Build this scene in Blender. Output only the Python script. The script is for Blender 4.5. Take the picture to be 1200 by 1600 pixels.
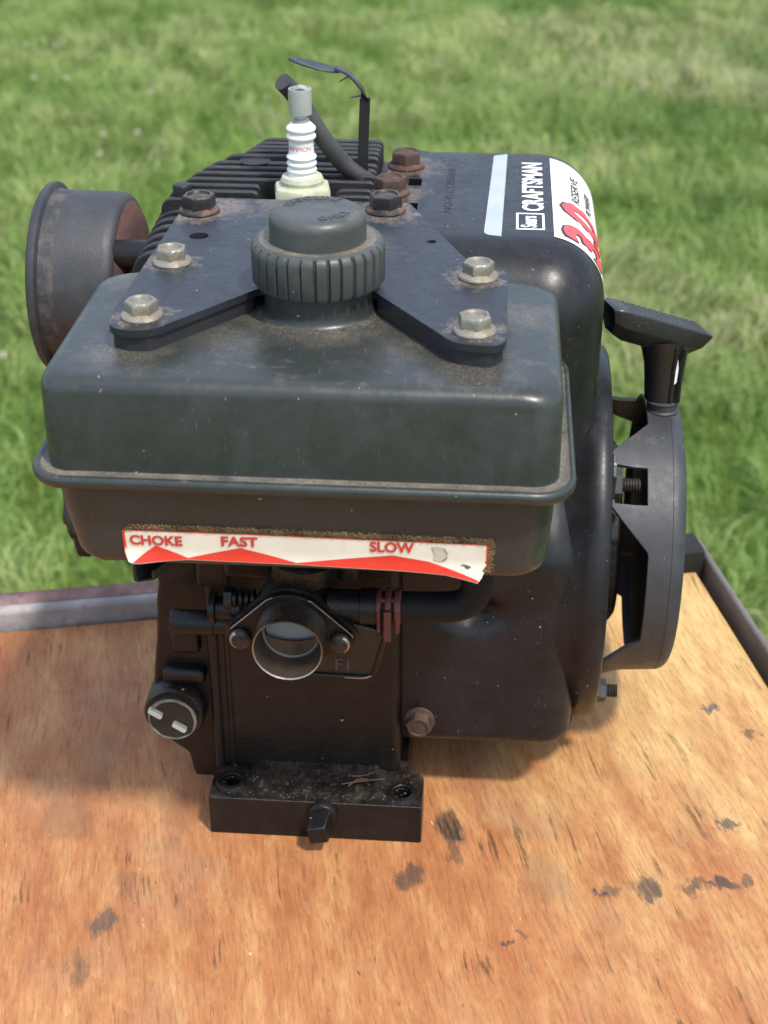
import bpy, bmesh, math, random
import numpy as np
from mathutils import Vector, Matrix
PI = math.pi
R = math.radians
random.seed(4)
for o in list(bpy.data.objects):
    bpy.data.objects.remove(o)
scn = bpy.context.scene
COL = scn.collection
TABLE = 0.75            # height of the board above the lawn (m)

# ------------------------------------------------------------------ camera
cam = bpy.data.cameras.new('camera')
cam.sensor_fit = 'VERTICAL'
cam.sensor_height = 24.0
cam.lens = 36.0
cam.clip_start = 0.02
cam.clip_end = 2000
cam.dof.use_dof = True
cam.dof.focus_distance = 0.66
cam.dof.aperture_fstop = 9.5
co = bpy.data.objects.new('camera', cam)
co.location = (0, 0, TABLE + 0.50)
co.rotation_euler = (R(60), 0, 0)
COL.objects.link(co)
scn.camera = co

# ------------------------------------------------------------------ world and sun
SUN_EL, SUN_AZ = 60.0, 142.0     # azimuth clockwise from +Y (away from the camera): high over the photographer's right shoulder
w = bpy.data.worlds.new('World')
scn.world = w
w.use_nodes = True
wn = w.node_tree
sky = wn.nodes.new('ShaderNodeTexSky')
sky.sky_type = 'NISHITA'
sky.sun_disc = False
sky.sun_elevation = R(SUN_EL)
sky.sun_rotation = R(SUN_AZ)
sky.air_density = 1.0
sky.dust_density = 3.0
sky.ozone_density = 1.0
bg = wn.nodes['Background']
bg.inputs['Strength'].default_value = 0.15
# thin broken cloud all round the unseen sky, added to brighten reflections
wtc = wn.nodes.new('ShaderNodeTexCoord')
wmp = wn.nodes.new('ShaderNodeMapping'); wmp.inputs['Scale'].default_value = (1, 1, 2.6)
wnz = wn.nodes.new('ShaderNodeTexNoise'); wnz.inputs['Scale'].default_value = 2.2; wnz.inputs['Detail'].default_value = 7; wnz.inputs['Roughness'].default_value = 0.58
wrp = wn.nodes.new('ShaderNodeValToRGB')
wrp.color_ramp.elements[0].position = 0.38; wrp.color_ramp.elements[0].color = (0.12, 0.12, 0.12, 1)
wrp.color_ramp.elements[1].position = 0.62; wrp.color_ramp.elements[1].color = (0.55, 0.55, 0.55, 1)
wmx = wn.nodes.new('ShaderNodeMix'); wmx.data_type = 'RGBA'
wmx.inputs[7].default_value = (8.6, 10.0, 12.6, 1)
wn.links.new(wtc.outputs['Generated'], wmp.inputs[0]); wn.links.new(wmp.outputs[0], wnz.inputs['Vector'])
wn.links.new(wnz.outputs['Fac'], wrp.inputs[0]); wn.links.new(wrp.outputs[0], wmx.inputs[0])
wn.links.new(sky.outputs[0], wmx.inputs[6]); wn.links.new(wmx.outputs[2], bg.inputs[0])
sl = bpy.data.lights.new('sun', 'SUN')
sl.energy = 3.3
sl.angle = R(5)
sl.color = (1.0, 0.95, 0.88)
so = bpy.data.objects.new('sun', sl)
sd = Vector((math.sin(R(SUN_AZ)) * math.cos(R(SUN_EL)), math.cos(R(SUN_AZ)) * math.cos(R(SUN_EL)), math.sin(R(SUN_EL))))
so.rotation_euler = sd.to_track_quat('Z', 'Y').to_euler()
so.location = sd * 5
COL.objects.link(so)
scn.view_settings.view_transform = 'Standard'
scn.view_settings.look = 'None'
scn.view_settings.exposure = 0.36
scn.view_settings.gamma = 1
scn.render.resolution_x, scn.render.resolution_y = 768, 1024

# ------------------------------------------------------------------ material helper
def ramp(nt, fac, p0, p1, c0=(0, 0, 0, 1), c1=(1, 1, 1, 1)):
    n = nt.nodes.new('ShaderNodeValToRGB')
    n.color_ramp.elements[0].position = p0
    n.color_ramp.elements[1].position = p1
    n.color_ramp.elements[0].color = c0
    n.color_ramp.elements[1].color = c1
    nt.links.new(fac, n.inputs[0])
    return n.outputs[0]

def noise(nt, vec, scale, detail=4, rough=0.55, dist=0.0):
    n = nt.nodes.new('ShaderNodeTexNoise')
    n.inputs['Scale'].default_value = scale
    n.inputs['Detail'].default_value = detail
    n.inputs['Roughness'].default_value = rough
    n.inputs['Distortion'].default_value = dist
    nt.links.new(vec, n.inputs['Vector'])
    return n.outputs['Fac']

def mth(nt, op, a, b=None, c=None, clamp=False):
    n = nt.nodes.new('ShaderNodeMath')
    n.operation = op
    n.use_clamp = clamp
    for i, v in enumerate((a, b, c)):
        if v is None:
            continue
        if isinstance(v, (int, float)):
            n.inputs[i].default_value = v
        else:
            nt.links.new(v, n.inputs[i])
    return n.outputs[0]

def mix(nt, fac, a, b, mode='MIX'):
    n = nt.nodes.new('ShaderNodeMix')
    n.data_type = 'RGBA'
    n.blend_type = mode
    for i, v in ((0, fac), (6, a), (7, b)):
        if isinstance(v, (int, float)):
            n.inputs[i].default_value = v
        elif isinstance(v, tuple):
            n.inputs[i].default_value = v if len(v) == 4 else (*v, 1)
        else:
            nt.links.new(v, n.inputs[i])
    return n.outputs[2]

def mapping(nt, vec, scale, loc=(0, 0, 0), rot=(0, 0, 0)):
    n = nt.nodes.new('ShaderNodeMapping')
    n.inputs['Scale'].default_value = scale
    n.inputs['Location'].default_value = loc
    n.inputs['Rotation'].default_value = rot
    nt.links.new(vec, n.inputs[0])
    return n.outputs[0]

def pmat(name, base, rough=0.5, metal=0.0, var=0.25, dust=0.0, dustc=(0.30, 0.24, 0.17), specks=0.0, rust=0.0, smudge=0.0,
         rustc=(0.085, 0.036, 0.020), bump=0.15, bscale=8.0, grime=0.0, grimec=(0.045, 0.032, 0.022), coat=0.0, scratch=0.0, spec=0.5):
    m = bpy.data.materials.new(name)
    m.use_nodes = True
    nt = m.node_tree
    p = nt.nodes['Principled BSDF']
    tc = nt.nodes.new('ShaderNodeTexCoord')
    v = mapping(nt, tc.outputs['Object'], (100, 100, 100))          # 1 unit = 1 cm
    n1 = noise(nt, v, 0.55, 5, 0.6)
    n2 = noise(nt, v, 2.6, 6, 0.65)
    col = mix(nt, ramp(nt, n1, 0.3, 0.7), tuple(c * (1 - var) for c in base), tuple(c * (1 + var) for c in base))
    ro = mth(nt, 'MULTIPLY_ADD', n2, 0.35, rough - 0.17, clamp=True)
    if smudge:
        sg = ramp(nt, noise(nt, v, 0.45, 9, 0.72, 0.6), 0.42, 0.72)
        col = mix(nt, mth(nt, 'MULTIPLY', sg, smudge), col, (0.155, 0.158, 0.165))
        ro = mth(nt, 'ADD', ro, mth(nt, 'MULTIPLY', sg, 0.16), clamp=True)
    geo = nt.nodes.new('ShaderNodeNewGeometry')
    sx = nt.nodes.new('ShaderNodeSeparateXYZ')
    nt.links.new(geo.outputs['Normal'], sx.inputs[0])
    up = ramp(nt, sx.outputs[2], 0.55, 0.95)
    if scratch:
        vs = mapping(nt, v, (6, 0.5, 1.2), rot=(0.4, 0.3, 0.9))
        s1 = ramp(nt, noise(nt, vs, 2.0, 2, 0.5, 1.0), 0.70, 0.74)
        col = mix(nt, mth(nt, 'MULTIPLY', s1, scratch), col, (0.22, 0.22, 0.21))
    if grime:
        g = ramp(nt, noise(nt, v, 1.1, 8, 0.7), 0.58 - grime * 0.3, 0.72)
        g = mth(nt, 'MULTIPLY', g, min(1, grime * 1.5))
        col = mix(nt, g, col, grimec)
        ro = mth(nt, 'MAXIMUM', ro, mth(nt, 'MULTIPLY', g, 0.85))
    if rust:
        r_ = ramp(nt, noise(nt, v, 1.0, 8, 0.65, 0.4), 0.62 - rust * 0.35, 0.72 - rust * 0.3)
        rc = mix(nt, noise(nt, v, 9, 4), rustc, tuple(min(1, c * 2.2) for c in rustc))
        col = mix(nt, r_, col, rc)
        ro = mth(nt, 'MAXIMUM', ro, mth(nt, 'MULTIPLY', r_, 0.9))
    if dust:
        d = ramp(nt, noise(nt, v, 0.9, 9, 0.72), 0.66 - dust * 0.35, 0.86 - dust * 0.15)
        fine = ramp(nt, noise(nt, v, 14, 3, 0.7), 0.30, 0.62)
        d = mth(nt, 'MULTIPLY', mth(nt, 'MULTIPLY', d, fine), up)
        col = mix(nt, mth(nt, 'MULTIPLY', d, min(1, 0.5 + dust * 0.5)), col, dustc)
        ro = mth(nt, 'MAXIMUM', ro, mth(nt, 'MULTIPLY', d, 0.9))
    if specks:
        vo = nt.nodes.new('ShaderNodeTexVoronoi')
        vo.inputs['Scale'].default_value = 3.0
        wv = nt.nodes.new('ShaderNodeVectorMath')
        wv.operation = 'MULTIPLY_ADD'
        nn = nt.nodes.new('ShaderNodeTexNoise')
        nn.inputs['Scale'].default_value = 1.3
        nt.links.new(v, nn.inputs['Vector'])
        wv.inputs[1].default_value = (0.9, 0.9, 0.9)
        nt.links.new(nn.outputs['Color'], wv.inputs[0])
        nt.links.new(v, wv.inputs[2])
        nt.links.new(wv.outputs[0], vo.inputs['Vector'])
        sc = nt.nodes.new('ShaderNodeSeparateColor')
        nt.links.new(vo.outputs['Color'], sc.inputs[0])
        rad = mth(nt, 'MULTIPLY', mth(nt, 'GREATER_THAN', sc.outputs[0], 1 - 0.42 * specks), mth(nt, 'MULTIPLY_ADD', mth(nt, 'POWER', sc.outputs[1], 4.0), 0.13, 0.045))
        s = mth(nt, 'LESS_THAN', vo.outputs['Distance'], rad)
        col = mix(nt, mth(nt, 'MULTIPLY', s, mth(nt, 'MULTIPLY_ADD', sc.outputs[2], 0.65, 0.15)), col, (0.40, 0.37, 0.32))
    nt.links.new(col, p.inputs['Base Color'])
    nt.links.new(ro, p.inputs['Roughness'])
    p.inputs['Metallic'].default_value = metal
    p.inputs['Specular IOR Level'].default_value = spec
    if coat:
        p.inputs['Coat Weight'].default_value = coat
        p.inputs['Coat Roughness'].default_value = 0.3
    b = nt.nodes.new('ShaderNodeBump')
    b.inputs['Strength'].default_value = bump
    b.inputs['Distance'].default_value = 0.0006
    nt.links.new(noise(nt, v, bscale, 5, 0.6), b.inputs['Height'])
    nt.links.new(b.outputs[0], p.inputs['Normal'])
    return m

M = {}
M['tank'] = pmat('tank_plastic', (0.024, 0.029, 0.026), 0.30, var=0.12, dust=0.28, specks=0.30, bump=0.10, bscale=5, scratch=0.25, smudge=0.07)
M['tank_dusty'] = pmat('tank_plastic_dusty', (0.045, 0.051, 0.049), 0.5, var=0.12, dust=1.0, specks=0.3, bump=0.2, smudge=0.2)
M['cap'] = pmat('cap_plastic', (0.045, 0.050, 0.047), 0.42, var=0.15, dust=0.35, specks=0.2, bump=0.12, smudge=0.2)
M['capdust'] = pmat('cap_plastic_dusty', (0.045, 0.050, 0.047), 0.5, var=0.15, dust=1.1, specks=0.2, bump=0.3)
M['groove'] = pmat('cap_groove_dirt', (0.050, 0.045, 0.038), 0.8, var=0.4, bump=0.3)
M['plate'] = pmat('bracket_paint', (0.014, 0.0165, 0.023), 0.40, var=0.2, dust=0.10, specks=0.55, bump=0.14, bscale=4, scratch=0.2, smudge=0.06)
M['housing'] = pmat('housing_paint', (0.0085, 0.0090, 0.0105), 0.31, var=0.2, dust=0.06, specks=0.8, bump=0.10, bscale=2.5, scratch=0.2, spec=0.328, smudge=0.05)
M['black'] = pmat('black_paint', (0.0065, 0.006, 0.006), 0.38, var=0.35, dust=0.10, specks=0.25, grime=0.25, grimec=(0.022, 0.016, 0.011), bump=0.5, bscale=5, spec=0.35)
M['grimy'] = pmat('grimy_black_paint', (0.006, 0.0055, 0.005), 0.33, var=0.5, dust=0.4, dustc=(0.10, 0.07, 0.045), specks=0.4, grime=0.7, grimec=(0.028, 0.019, 0.012), bump=1.0, bscale=4.5, spec=0.5)
M['rubber'] = pmat('rubber', (0.010, 0.010, 0.010), 0.6, var=0.3, dust=0.2, bump=0.12, spec=0.2)
M['starter'] = pmat('starter_plastic', (0.030, 0.032, 0.036), 0.48, var=0.2, dust=0.3, specks=0.25, bump=0.14, bscale=6, scratch=0.3, smudge=0.12)
M['handle'] = pmat('handle_plastic', (0.014, 0.014, 0.014), 0.35, var=0.3, specks=0.4, bump=0.3, bscale=6, spec=0.5)
M['zinc'] = pmat('zinc_bolt', (0.32, 0.305, 0.25), 0.40, metal=0.55, var=0.3, dust=1.0, dustc=(0.25, 0.185, 0.12), grime=0.55, grimec=(0.13, 0.095, 0.06), bump=0.5, bscale=6)
M['blackbolt'] = pmat('black_bolt', (0.022, 0.020, 0.019), 0.4, metal=0.3, var=0.3, dust=0.8, dustc=(0.26, 0.19, 0.13), rust=0.25, bump=0.4, bscale=6)
M['rustbolt'] = pmat('rusty_bolt', (0.035, 0.028, 0.025), 0.5, metal=0.2, var=0.3, dust=0.6, dustc=(0.26, 0.17, 0.10), rust=0.75, rustc=(0.045, 0.024, 0.018), bump=0.5, bscale=6)
M['steel'] = pmat('bare_steel', (0.40, 0.41, 0.38), 0.42, metal=0.45, var=0.2, grime=0.15, grimec=(0.12, 0.10, 0.08), bump=0.2)
M['tube'] = pmat('carb_tube_steel', (0.075, 0.068, 0.058), 0.42, metal=0.75, var=0.5, grime=0.25, rust=0.30, rustc=(0.07, 0.038, 0.02), bump=0.5)
M['borem'] = pmat('throat_bore', (0.115, 0.090, 0.066), 0.36, metal=0.6, var=0.5, grime=0.45, grimec=(0.09, 0.05, 0.03), bump=0.3)
M['tubelip'] = pmat('carb_tube_lip', (0.34, 0.30, 0.25), 0.35, metal=0.9, var=0.3, grime=0.2, bump=0.3)
M['choke'] = pmat('choke_plate', (0.26, 0.26, 0.25), 0.4, metal=0.0, var=0.12, bump=0.1)
M['muffler'] = pmat('muffler_paint', (0.028, 0.030, 0.034), 0.50, var=0.25, dust=0.25, dustc=(0.25, 0.19, 0.15), specks=0.1, bump=0.3, grime=0.10, grimec=(0.12, 0.09, 0.075), smudge=0.12)
M['muffdust'] = pmat('muffler_dusty_band', (0.028, 0.030, 0.034), 0.65, var=0.3, grime=0.45, grimec=(0.15, 0.115, 0.09), rust=0.05, bump=0.5)
M['muffrust'] = pmat('muffler_rust', (0.075, 0.036, 0.030), 0.9, var=0.4, rust=0.25, rustc=(0.07, 0.028, 0.022), bump=1.2, bscale=9)
M['fin'] = pmat('cast_fin', (0.014, 0.014, 0.015), 0.5, var=0.3, dust=0.3, dustc=(0.20, 0.17, 0.14), bump=0.5, bscale=7, smudge=0.06)
M['porcelain'] = pmat('porcelain', (0.76, 0.76, 0.72), 0.2, var=0.05, grime=0.12, grimec=(0.50, 0.44, 0.34), bump=0.02)
M['gasket'] = pmat('painted_plug_nut', (0.50, 0.54, 0.33), 0.5, var=0.15, grime=0.75, grimec=(0.30, 0.30, 0.27), bump=0.5)
M['wire'] = pmat('ignition_wire', (0.045, 0.044, 0.044), 0.55, var=0.25, dust=0.3, bump=0.2)
M['clamp'] = pmat('maroon_clamp', (0.115, 0.028, 0.026), 0.5, var=0.25, grime=0.3, bump=0.4)
M['oilcap'] = pmat('oil_plug', (0.014, 0.012, 0.009), 0.6, var=0.6, grime=0.8, grimec=(0.035, 0.025, 0.015), bump=1.6, bscale=6)
M['oilring'] = pmat('oil_plug_ring', (0.38, 0.40, 0.28), 0.6, var=0.4, grime=1.0, grimec=(0.025, 0.02, 0.014), bump=0.4)
M['cream'] = pmat('cream_tab', (0.58, 0.64, 0.50), 0.5, var=0.15, grime=0.5, grimec=(0.25, 0.25, 0.18), bump=0.2)
M['white'] = pmat('label_white', (0.74, 0.71, 0.60), 0.42, var=0.08, grime=0.22, grimec=(0.42, 0.36, 0.24), bump=0.08)
M['white2'] = pmat('label_white_clean', (0.80, 0.79, 0.72), 0.4, var=0.02, bump=0.03)
M['letter_white'] = pmat('letter_white', (0.80, 0.80, 0.78), 0.5, var=0.04, bump=0.1)
M['silver'] = pmat('silver_stripe', (0.46, 0.50, 0.54), 0.35, metal=0.35, var=0.08, grime=0.1, bump=0.1)
M['red'] = pmat('label_red', (0.68, 0.045, 0.028), 0.42, var=0.06, bump=0.05)
M['redtext'] = pmat('label_red_text', (0.55, 0.045, 0.035), 0.45, var=0.06, bump=0.05)
M['rednum'] = pmat('number_red', (0.66, 0.06, 0.07), 0.45, var=0.05, bump=0.05)
M['ink'] = pmat('black_ink', (0.02, 0.02, 0.022), 0.5, var=0.1, bump=0.05)
M['stamp'] = pmat('stamped_mark', (0.008, 0.008, 0.010), 0.8, var=0.2, bump=0.3)
M['glue'] = pmat('glue_residue', (0.075, 0.045, 0.018), 0.85, var=0.7, grime=0.4, grimec=(0.30, 0.21, 0.10), bump=2.0, bscale=9)
M['screen'] = pmat('starter_screen', (0.045, 0.032, 0.022), 0.6, metal=0.3, var=0.5, grime=0.4, bump=0.8)
M['greenpaint'] = pmat('rail_grey_paint', (0.34, 0.325, 0.31), 0.9, var=0.35, grime=0.6, grimec=(0.18, 0.13, 0.115), rust=0.12, rustc=(0.17, 0.085, 0.07), bump=0.8, bscale=5)
M['railrust'] = pmat('rail_rusty', (0.21, 0.115, 0.095), 0.9, var=0.3, grime=0.3, grimec=(0.30, 0.29, 0.30), bump=0.9, bscale=5)
M['railside'] = pmat('side_rail_paint', (0.13, 0.115, 0.115), 0.7, var=0.3, grime=0.3, grimec=(0.09, 0.08, 0.08), bump=0.6, bscale=4)
M['dark'] = pmat('dark_steel', (0.010, 0.010, 0.009), 0.85, var=0.3, bump=0.3)
M['debris'] = pmat('dirt_grain', (0.09, 0.065, 0.04), 0.9, var=0.7, bump=0.8)
M['straw'] = pmat('dry_straw', (0.14, 0.08, 0.04), 0.8, var=0.3, bump=0.3)

def dust_spots(m, spots, colour=(0.27, 0.205, 0.145), rag=1.0, strength=0.85):
    """settled dirt round bolts and corners: (x, y, inner radius, outer radius, amount) in engine centimetres"""
    nt = m.node_tree
    p = nt.nodes['Principled BSDF']
    src = p.inputs['Base Color'].links[0].from_socket
    rs_ = p.inputs['Roughness'].links[0].from_socket
    tc = nt.nodes.new('ShaderNodeTexCoord')
    v = mapping(nt, tc.outputs['Object'], (100, 100, 100))
    nz = noise(nt, v, 1.3, 8, 0.72)
    fine = ramp(nt, noise(nt, v, 9, 4, 0.75), 0.36, 0.60)
    geo = nt.nodes.new('ShaderNodeNewGeometry')
    sx = nt.nodes.new('ShaderNodeSeparateXYZ')
    nt.links.new(geo.outputs['Normal'], sx.inputs[0])
    up = ramp(nt, sx.outputs[2], 0.6, 0.95)
    tot = None
    for x, y, r0, r1, am in spots:
        q = mapping(nt, v, (1, 1, 0), loc=(-x, -y, 0))
        ln = nt.nodes.new('ShaderNodeVectorMath'); ln.operation = 'LENGTH'; nt.links.new(q, ln.inputs[0])
        d = mth(nt, 'ADD', ln.outputs['Value'], mth(nt, 'MULTIPLY', mth(nt, 'SUBTRACT', nz, 0.5), 4.0 * rag))
        f_ = ramp(nt, mth(nt, 'DIVIDE', d, r1), r0 / r1, 1.0, (am, am, am, 1), (0, 0, 0, 1))
        tot = f_ if tot is None else mth(nt, 'MAXIMUM', tot, f_)
    t = mth(nt, 'MULTIPLY', mth(nt, 'MULTIPLY', tot, fine), mth(nt, 'MULTIPLY', up, strength))
    nt.links.new(mix(nt, t, src, colour), p.inputs['Base Color'])
    nt.links.new(mth(nt, 'MAXIMUM', rs_, mth(nt, 'MULTIPLY', t, 0.9)), p.inputs['Roughness'])
dust_spots(M['plate'], [(-5.77, 10.3, 1.0, 1.9, .9), (-4.6, 10.9, .3, 1.6, .8), (2.53, 10.9, 1.0, 1.8, .8), (-5.79, -1.85, .8, 1.3, .6), (-5.75, 3.85, .8, 1.3, .5), (6.83, 3.15, .8, 1.3, .6), (6.81, -2.35, .8, 1.3, .6), (1.0, 6.0, .5, 2.6, .45), (-1.8, 11.6, .3, 2.2, .7)])
dust_spots(M['housing'], [(2.5, 14.2, 1.0, 1.9, .8), (2.98, 18.3, 1.0, 2.0, .8), (2.2, 20.5, .5, 1.6, .6)], strength=.7)
dust_spots(M['tank'], [(.57, 1.6, 2.2, 4.2, .75), (-6.2, -3.0, .6, 2.2, .65), (6.9, -3.9, .6, 2.2, .6), (8.6, 1.5, .3, 1.9, .6), (-8.0, 5.0, .4, 2.2, .6), (-2.6, -1.6, .2, 2.2, .5), (4.6, -1.6, .2, 2.4, .5)], colour=(0.20, 0.165, 0.125), strength=.7)

# ------------------------------------------------------------------ mesh helpers (engine coordinates in centimetres)
K = 0.01
def link(o):
    COL.objects.link(o)
    return o

def build(name, verts, faces, mats, parent=None, fmat=None, ang=35, loc=None, rot=None, props=None):
    me = bpy.data.meshes.new(name)
    me.from_pydata([tuple(c * K for c in v) for v in verts], [], faces)
    if not isinstance(mats, (list, tuple)):
        mats = [mats]
    for m_ in mats:
        me.materials.append(m_)
    if fmat:
        me.polygons.foreach_set('material_index', fmat)
    bm = bmesh.new()
    bm.from_mesh(me)
    bmesh.ops.recalc_face_normals(bm, faces=bm.faces)
    bm.to_mesh(me)
    bm.free()
    me.polygons.foreach_set('use_smooth', [True] * len(me.polygons))
    me.set_sharp_from_angle(angle=R(ang))
    me.update()
    o = bpy.data.objects.new(name, me)
    if parent:
        o.parent = parent
    if loc:
        o.location = tuple(c * K for c in loc)
    if rot:
        o.rotation_euler = rot
    for k_, v_ in (props or {}).items():
        o[k_] = v_
    return link(o)

def bevel(o, w_, seg=2, ang=30):
    b = o.modifiers.new('bevel', 'BEVEL')
    b.width = w_ * K
    b.segments = seg
    b.limit_method = 'ANGLE'
    b.angle_limit = R(ang)
    b.harden_normals = False
    wn_ = o.modifiers.new('wn', 'WEIGHTED_NORMAL')
    wn_.keep_sharp = True
    return o

class G:
    """collects geometry"""
    def __init__(s):
        s.v, s.f, s.m = [], [], []
    def add(s, v, f, mi=0):
        n = len(s.v)
        s.v += [tuple(p) for p in v]
        s.f += [tuple(i + n for i in q) for q in f]
        s.m += [mi] * len(f)
    def loft(s, loops, cap0=True, cap1=True, closed=True, mi=0, mis=None):
        n = len(loops[0])
        v = [p for L in loops for p in L]
        f, mm = [], []
        for i in range(len(loops) - 1):
            for j in range(n if closed else n - 1):
                k = (j + 1) % n
                f.append((i * n + j, i * n + k, (i + 1) * n + k, (i + 1) * n + j))
                mm.append(mis[i] if mis else mi)
        if cap0:
            f.append(tuple(range(n - 1, -1, -1))); mm.append(mis[0] if mis else mi)
        if cap1:
            f.append(tuple((len(loops) - 1) * n + j for j in range(n))); mm.append(mis[-1] if mis else mi)
        b = len(s.v)
        s.v += [tuple(p) for p in v]
        s.f += [tuple(i + b for i in q) for q in f]
        s.m += mm
    def lathe(s, prof, c, axis='z', n=48, cap0=True, cap1=True, rf=None, mi=0, mis=None):
        loops = []
        for r_, t in prof:
            L = []
            for j in range(n):
                a = 2 * PI * j / n
                rr = rf(a, r_, t) if rf else r_
                p, q = rr * math.cos(a), rr * math.sin(a)
                L.append({'z': (c[0] + p, c[1] + q, c[2] + t), 'x': (c[0] + t, c[1] + p, c[2] + q), 'y': (c[0] + p, c[1] + t, c[2] + q)}[axis])
            loops.append(L)
        s.loft(loops, cap0, cap1, mi=mi, mis=mis)
    def box(s, x0, x1, y0, y1, z0, z1, mi=0):
        s.add([(x0, y0, z0), (x1, y0, z0), (x1, y1, z0), (x0, y1, z0), (x0, y0, z1), (x1, y0, z1), (x1, y1, z1), (x0, y1, z1)],
              [(3, 2, 1, 0), (4, 5, 6, 7), (0, 1, 5, 4), (1, 2, 6, 5), (2, 3, 7, 6), (3, 0, 4, 7)], mi)
    def prism(s, pts, a0, a1, plane='xy', mi=0):
        f3 = {'xy': lambda p, t: (p[0], p[1], t), 'xz': lambda p, t: (p[0], t, p[1]), 'yz': lambda p, t: (t, p[0], p[1])}[plane]
        s.loft([[f3(p, a0) for p in pts], [f3(p, a1) for p in pts]], mi=mi)
    def tube(s, path, r_, n=14, cap=True, mi=0):
        P = [Vector(p) for p in path]
        # catmull-rom resample
        Q = []
        for i in range(len(P) - 1):
            p0, p1, p2, p3 = P[max(i - 1, 0)], P[i], P[i + 1], P[min(i + 2, len(P) - 1)]
            for k in range(8):
                t = k / 8
                Q.append(0.5 * ((2 * p1) + (p2 - p0) * t + (2 * p0 - 5 * p1 + 4 * p2 - p3) * t * t + (3 * p1 - p0 - 3 * p2 + p3) * t ** 3))
        Q.append(P[-1])
        T0 = (Q[1] - Q[0]).normalized()
        N = T0.orthogonal().normalized()
        loops = []
        for i, q in enumerate(Q):
            T = (Q[min(i + 1, len(Q) - 1)] - Q[max(i - 1, 0)]).normalized()
            N = (N - T * N.dot(T)).normalized()
            B = T.cross(N)
            rr = r_[0] + (r_[1] - r_[0]) * i / (len(Q) - 1) if isinstance(r_, tuple) else r_
            loops.append([tuple(q + N * rr * math.cos(2 * PI * j / n) + B * rr * math.sin(2 * PI * j / n)) for j in range(n)])
        s.loft(loops, cap, cap, mi=mi)
    def obj(s, name, mats, parent=None, **k):
        return build(name, s.v, s.f, mats, parent, fmat=s.m, **k)

def rrect(x0, x1, y0, y1, r_, n=7):
    L = []
    for cx, cy, a0 in ((x1 - r_, y1 - r_, 0), (x0 + r_, y1 - r_, 90), (x0 + r_, y0 + r_, 180), (x1 - r_, y0 + r_, 270)):
        for k in range(n + 1):
            a = R(a0 + 90 * k / n)
            L.append((cx + r_ * math.cos(a), cy + r_ * math.sin(a)))
    return L

def poly_round(pts, rads, n=6):
    """round the corners of a polygon"""
    out = []
    m_ = len(pts)
    for i in range(m_):
        p, a, b = Vector(pts[i]), Vector(pts[i - 1]), Vector(pts[(i + 1) % m_])
        r_ = rads[i] if isinstance(rads, (list, tuple)) else rads
        if r_ <= 0:
            out.append(tuple(p)); continue
        u, v = (a - p).normalized(), (b - p).normalized()
        th = u.angle(v)
        d = min(r_ / math.tan(th / 2), (a - p).length * 0.49, (b - p).length * 0.49)
        s0, s1 = p + u * d, p + v * d
        for k in range(n + 1):
            t = k / n
            out.append(tuple(s0 * (1 - t) ** 2 + p * 2 * t * (1 - t) + s1 * t * t))
    return out

def cut(o, g):
    """boolean-subtract the geometry g from object o and bake it"""
    c = g.obj('cutter', M['dark'], eng)
    md = o.modifiers.new('b', 'BOOLEAN')
    md.object = c
    md.operation = 'DIFFERENCE'
    md.solver = 'EXACT'
    dg = bpy.context.evaluated_depsgraph_get()
    me = bpy.data.meshes.new_from_object(o.evaluated_get(dg))
    old = o.data
    o.modifiers.clear()
    o.data = me
    me.name = old.name
    me.polygons.foreach_set('use_smooth', [True] * len(me.polygons))
    me.set_sharp_from_angle(angle=R(30))
    bpy.data.objects.remove(c)
    return o

def text_geo(body, size, off=0.0, space=1.0, align='LEFT', cuts=0):
    cu = bpy.data.curves.new('t', 'FONT')
    cu.body = body
    cu.size = size
    cu.offset = off
    cu.space_character = space
    cu.align_x = align
    cu.resolution_u = 3
    o = bpy.data.objects.new('t', cu)
    COL.objects.link(o)
    dg = bpy.context.evaluated_depsgraph_get()
    me = bpy.data.meshes.new_from_object(o.evaluated_get(dg))
    bm = bmesh.new()
    bm.from_mesh(me)
    bmesh.ops.triangulate(bm, faces=bm.faces)
    for _ in range(cuts):
        bmesh.ops.subdivide_edges(bm, edges=[e for e in bm.edges if e.calc_length() > size * 0.22], cuts=1, use_grid_fill=False)
        bmesh.ops.triangulate(bm, faces=bm.faces)
    bm.verts.ensure_lookup_table()
    v = [(p.co.x, p.co.y) for p in bm.verts]
    f = [tuple(q.index for q in fc.verts) for fc in bm.faces]
    bm.free()
    bpy.data.objects.remove(o)
    return v, f

def text_obj(name, body, size, fn, mat_, parent, thick=None, **k):
    v, f = text_geo(body, size, **k)
    g = G()
    if thick:
        n = len(v)
        V = [fn(a, b, 0) for a, b in v] + [fn(a, b, thick) for a, b in v]
        F = [tuple(i + n for i in q) for q in f]
        cnt = {}
        for q in f:
            for i in range(3):
                e = (q[i], q[(i + 1) % 3])
                cnt[e] = 1
        for (a, b) in list(cnt):
            if (b, a) not in cnt:
                F.append((a, b, b + n, a + n))
        g.add(V, F)
    else:
        g.add([fn(a, b, 0) for a, b in v], f)
    return g.obj(name, mat_, parent)

def tag(o, label=None, cat=None, group=None, kind=None):
    for k_, v_ in (('label', label), ('category', cat), ('group', group), ('kind', kind)):
        if v_:
            o[k_] = v_
    return o

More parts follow.
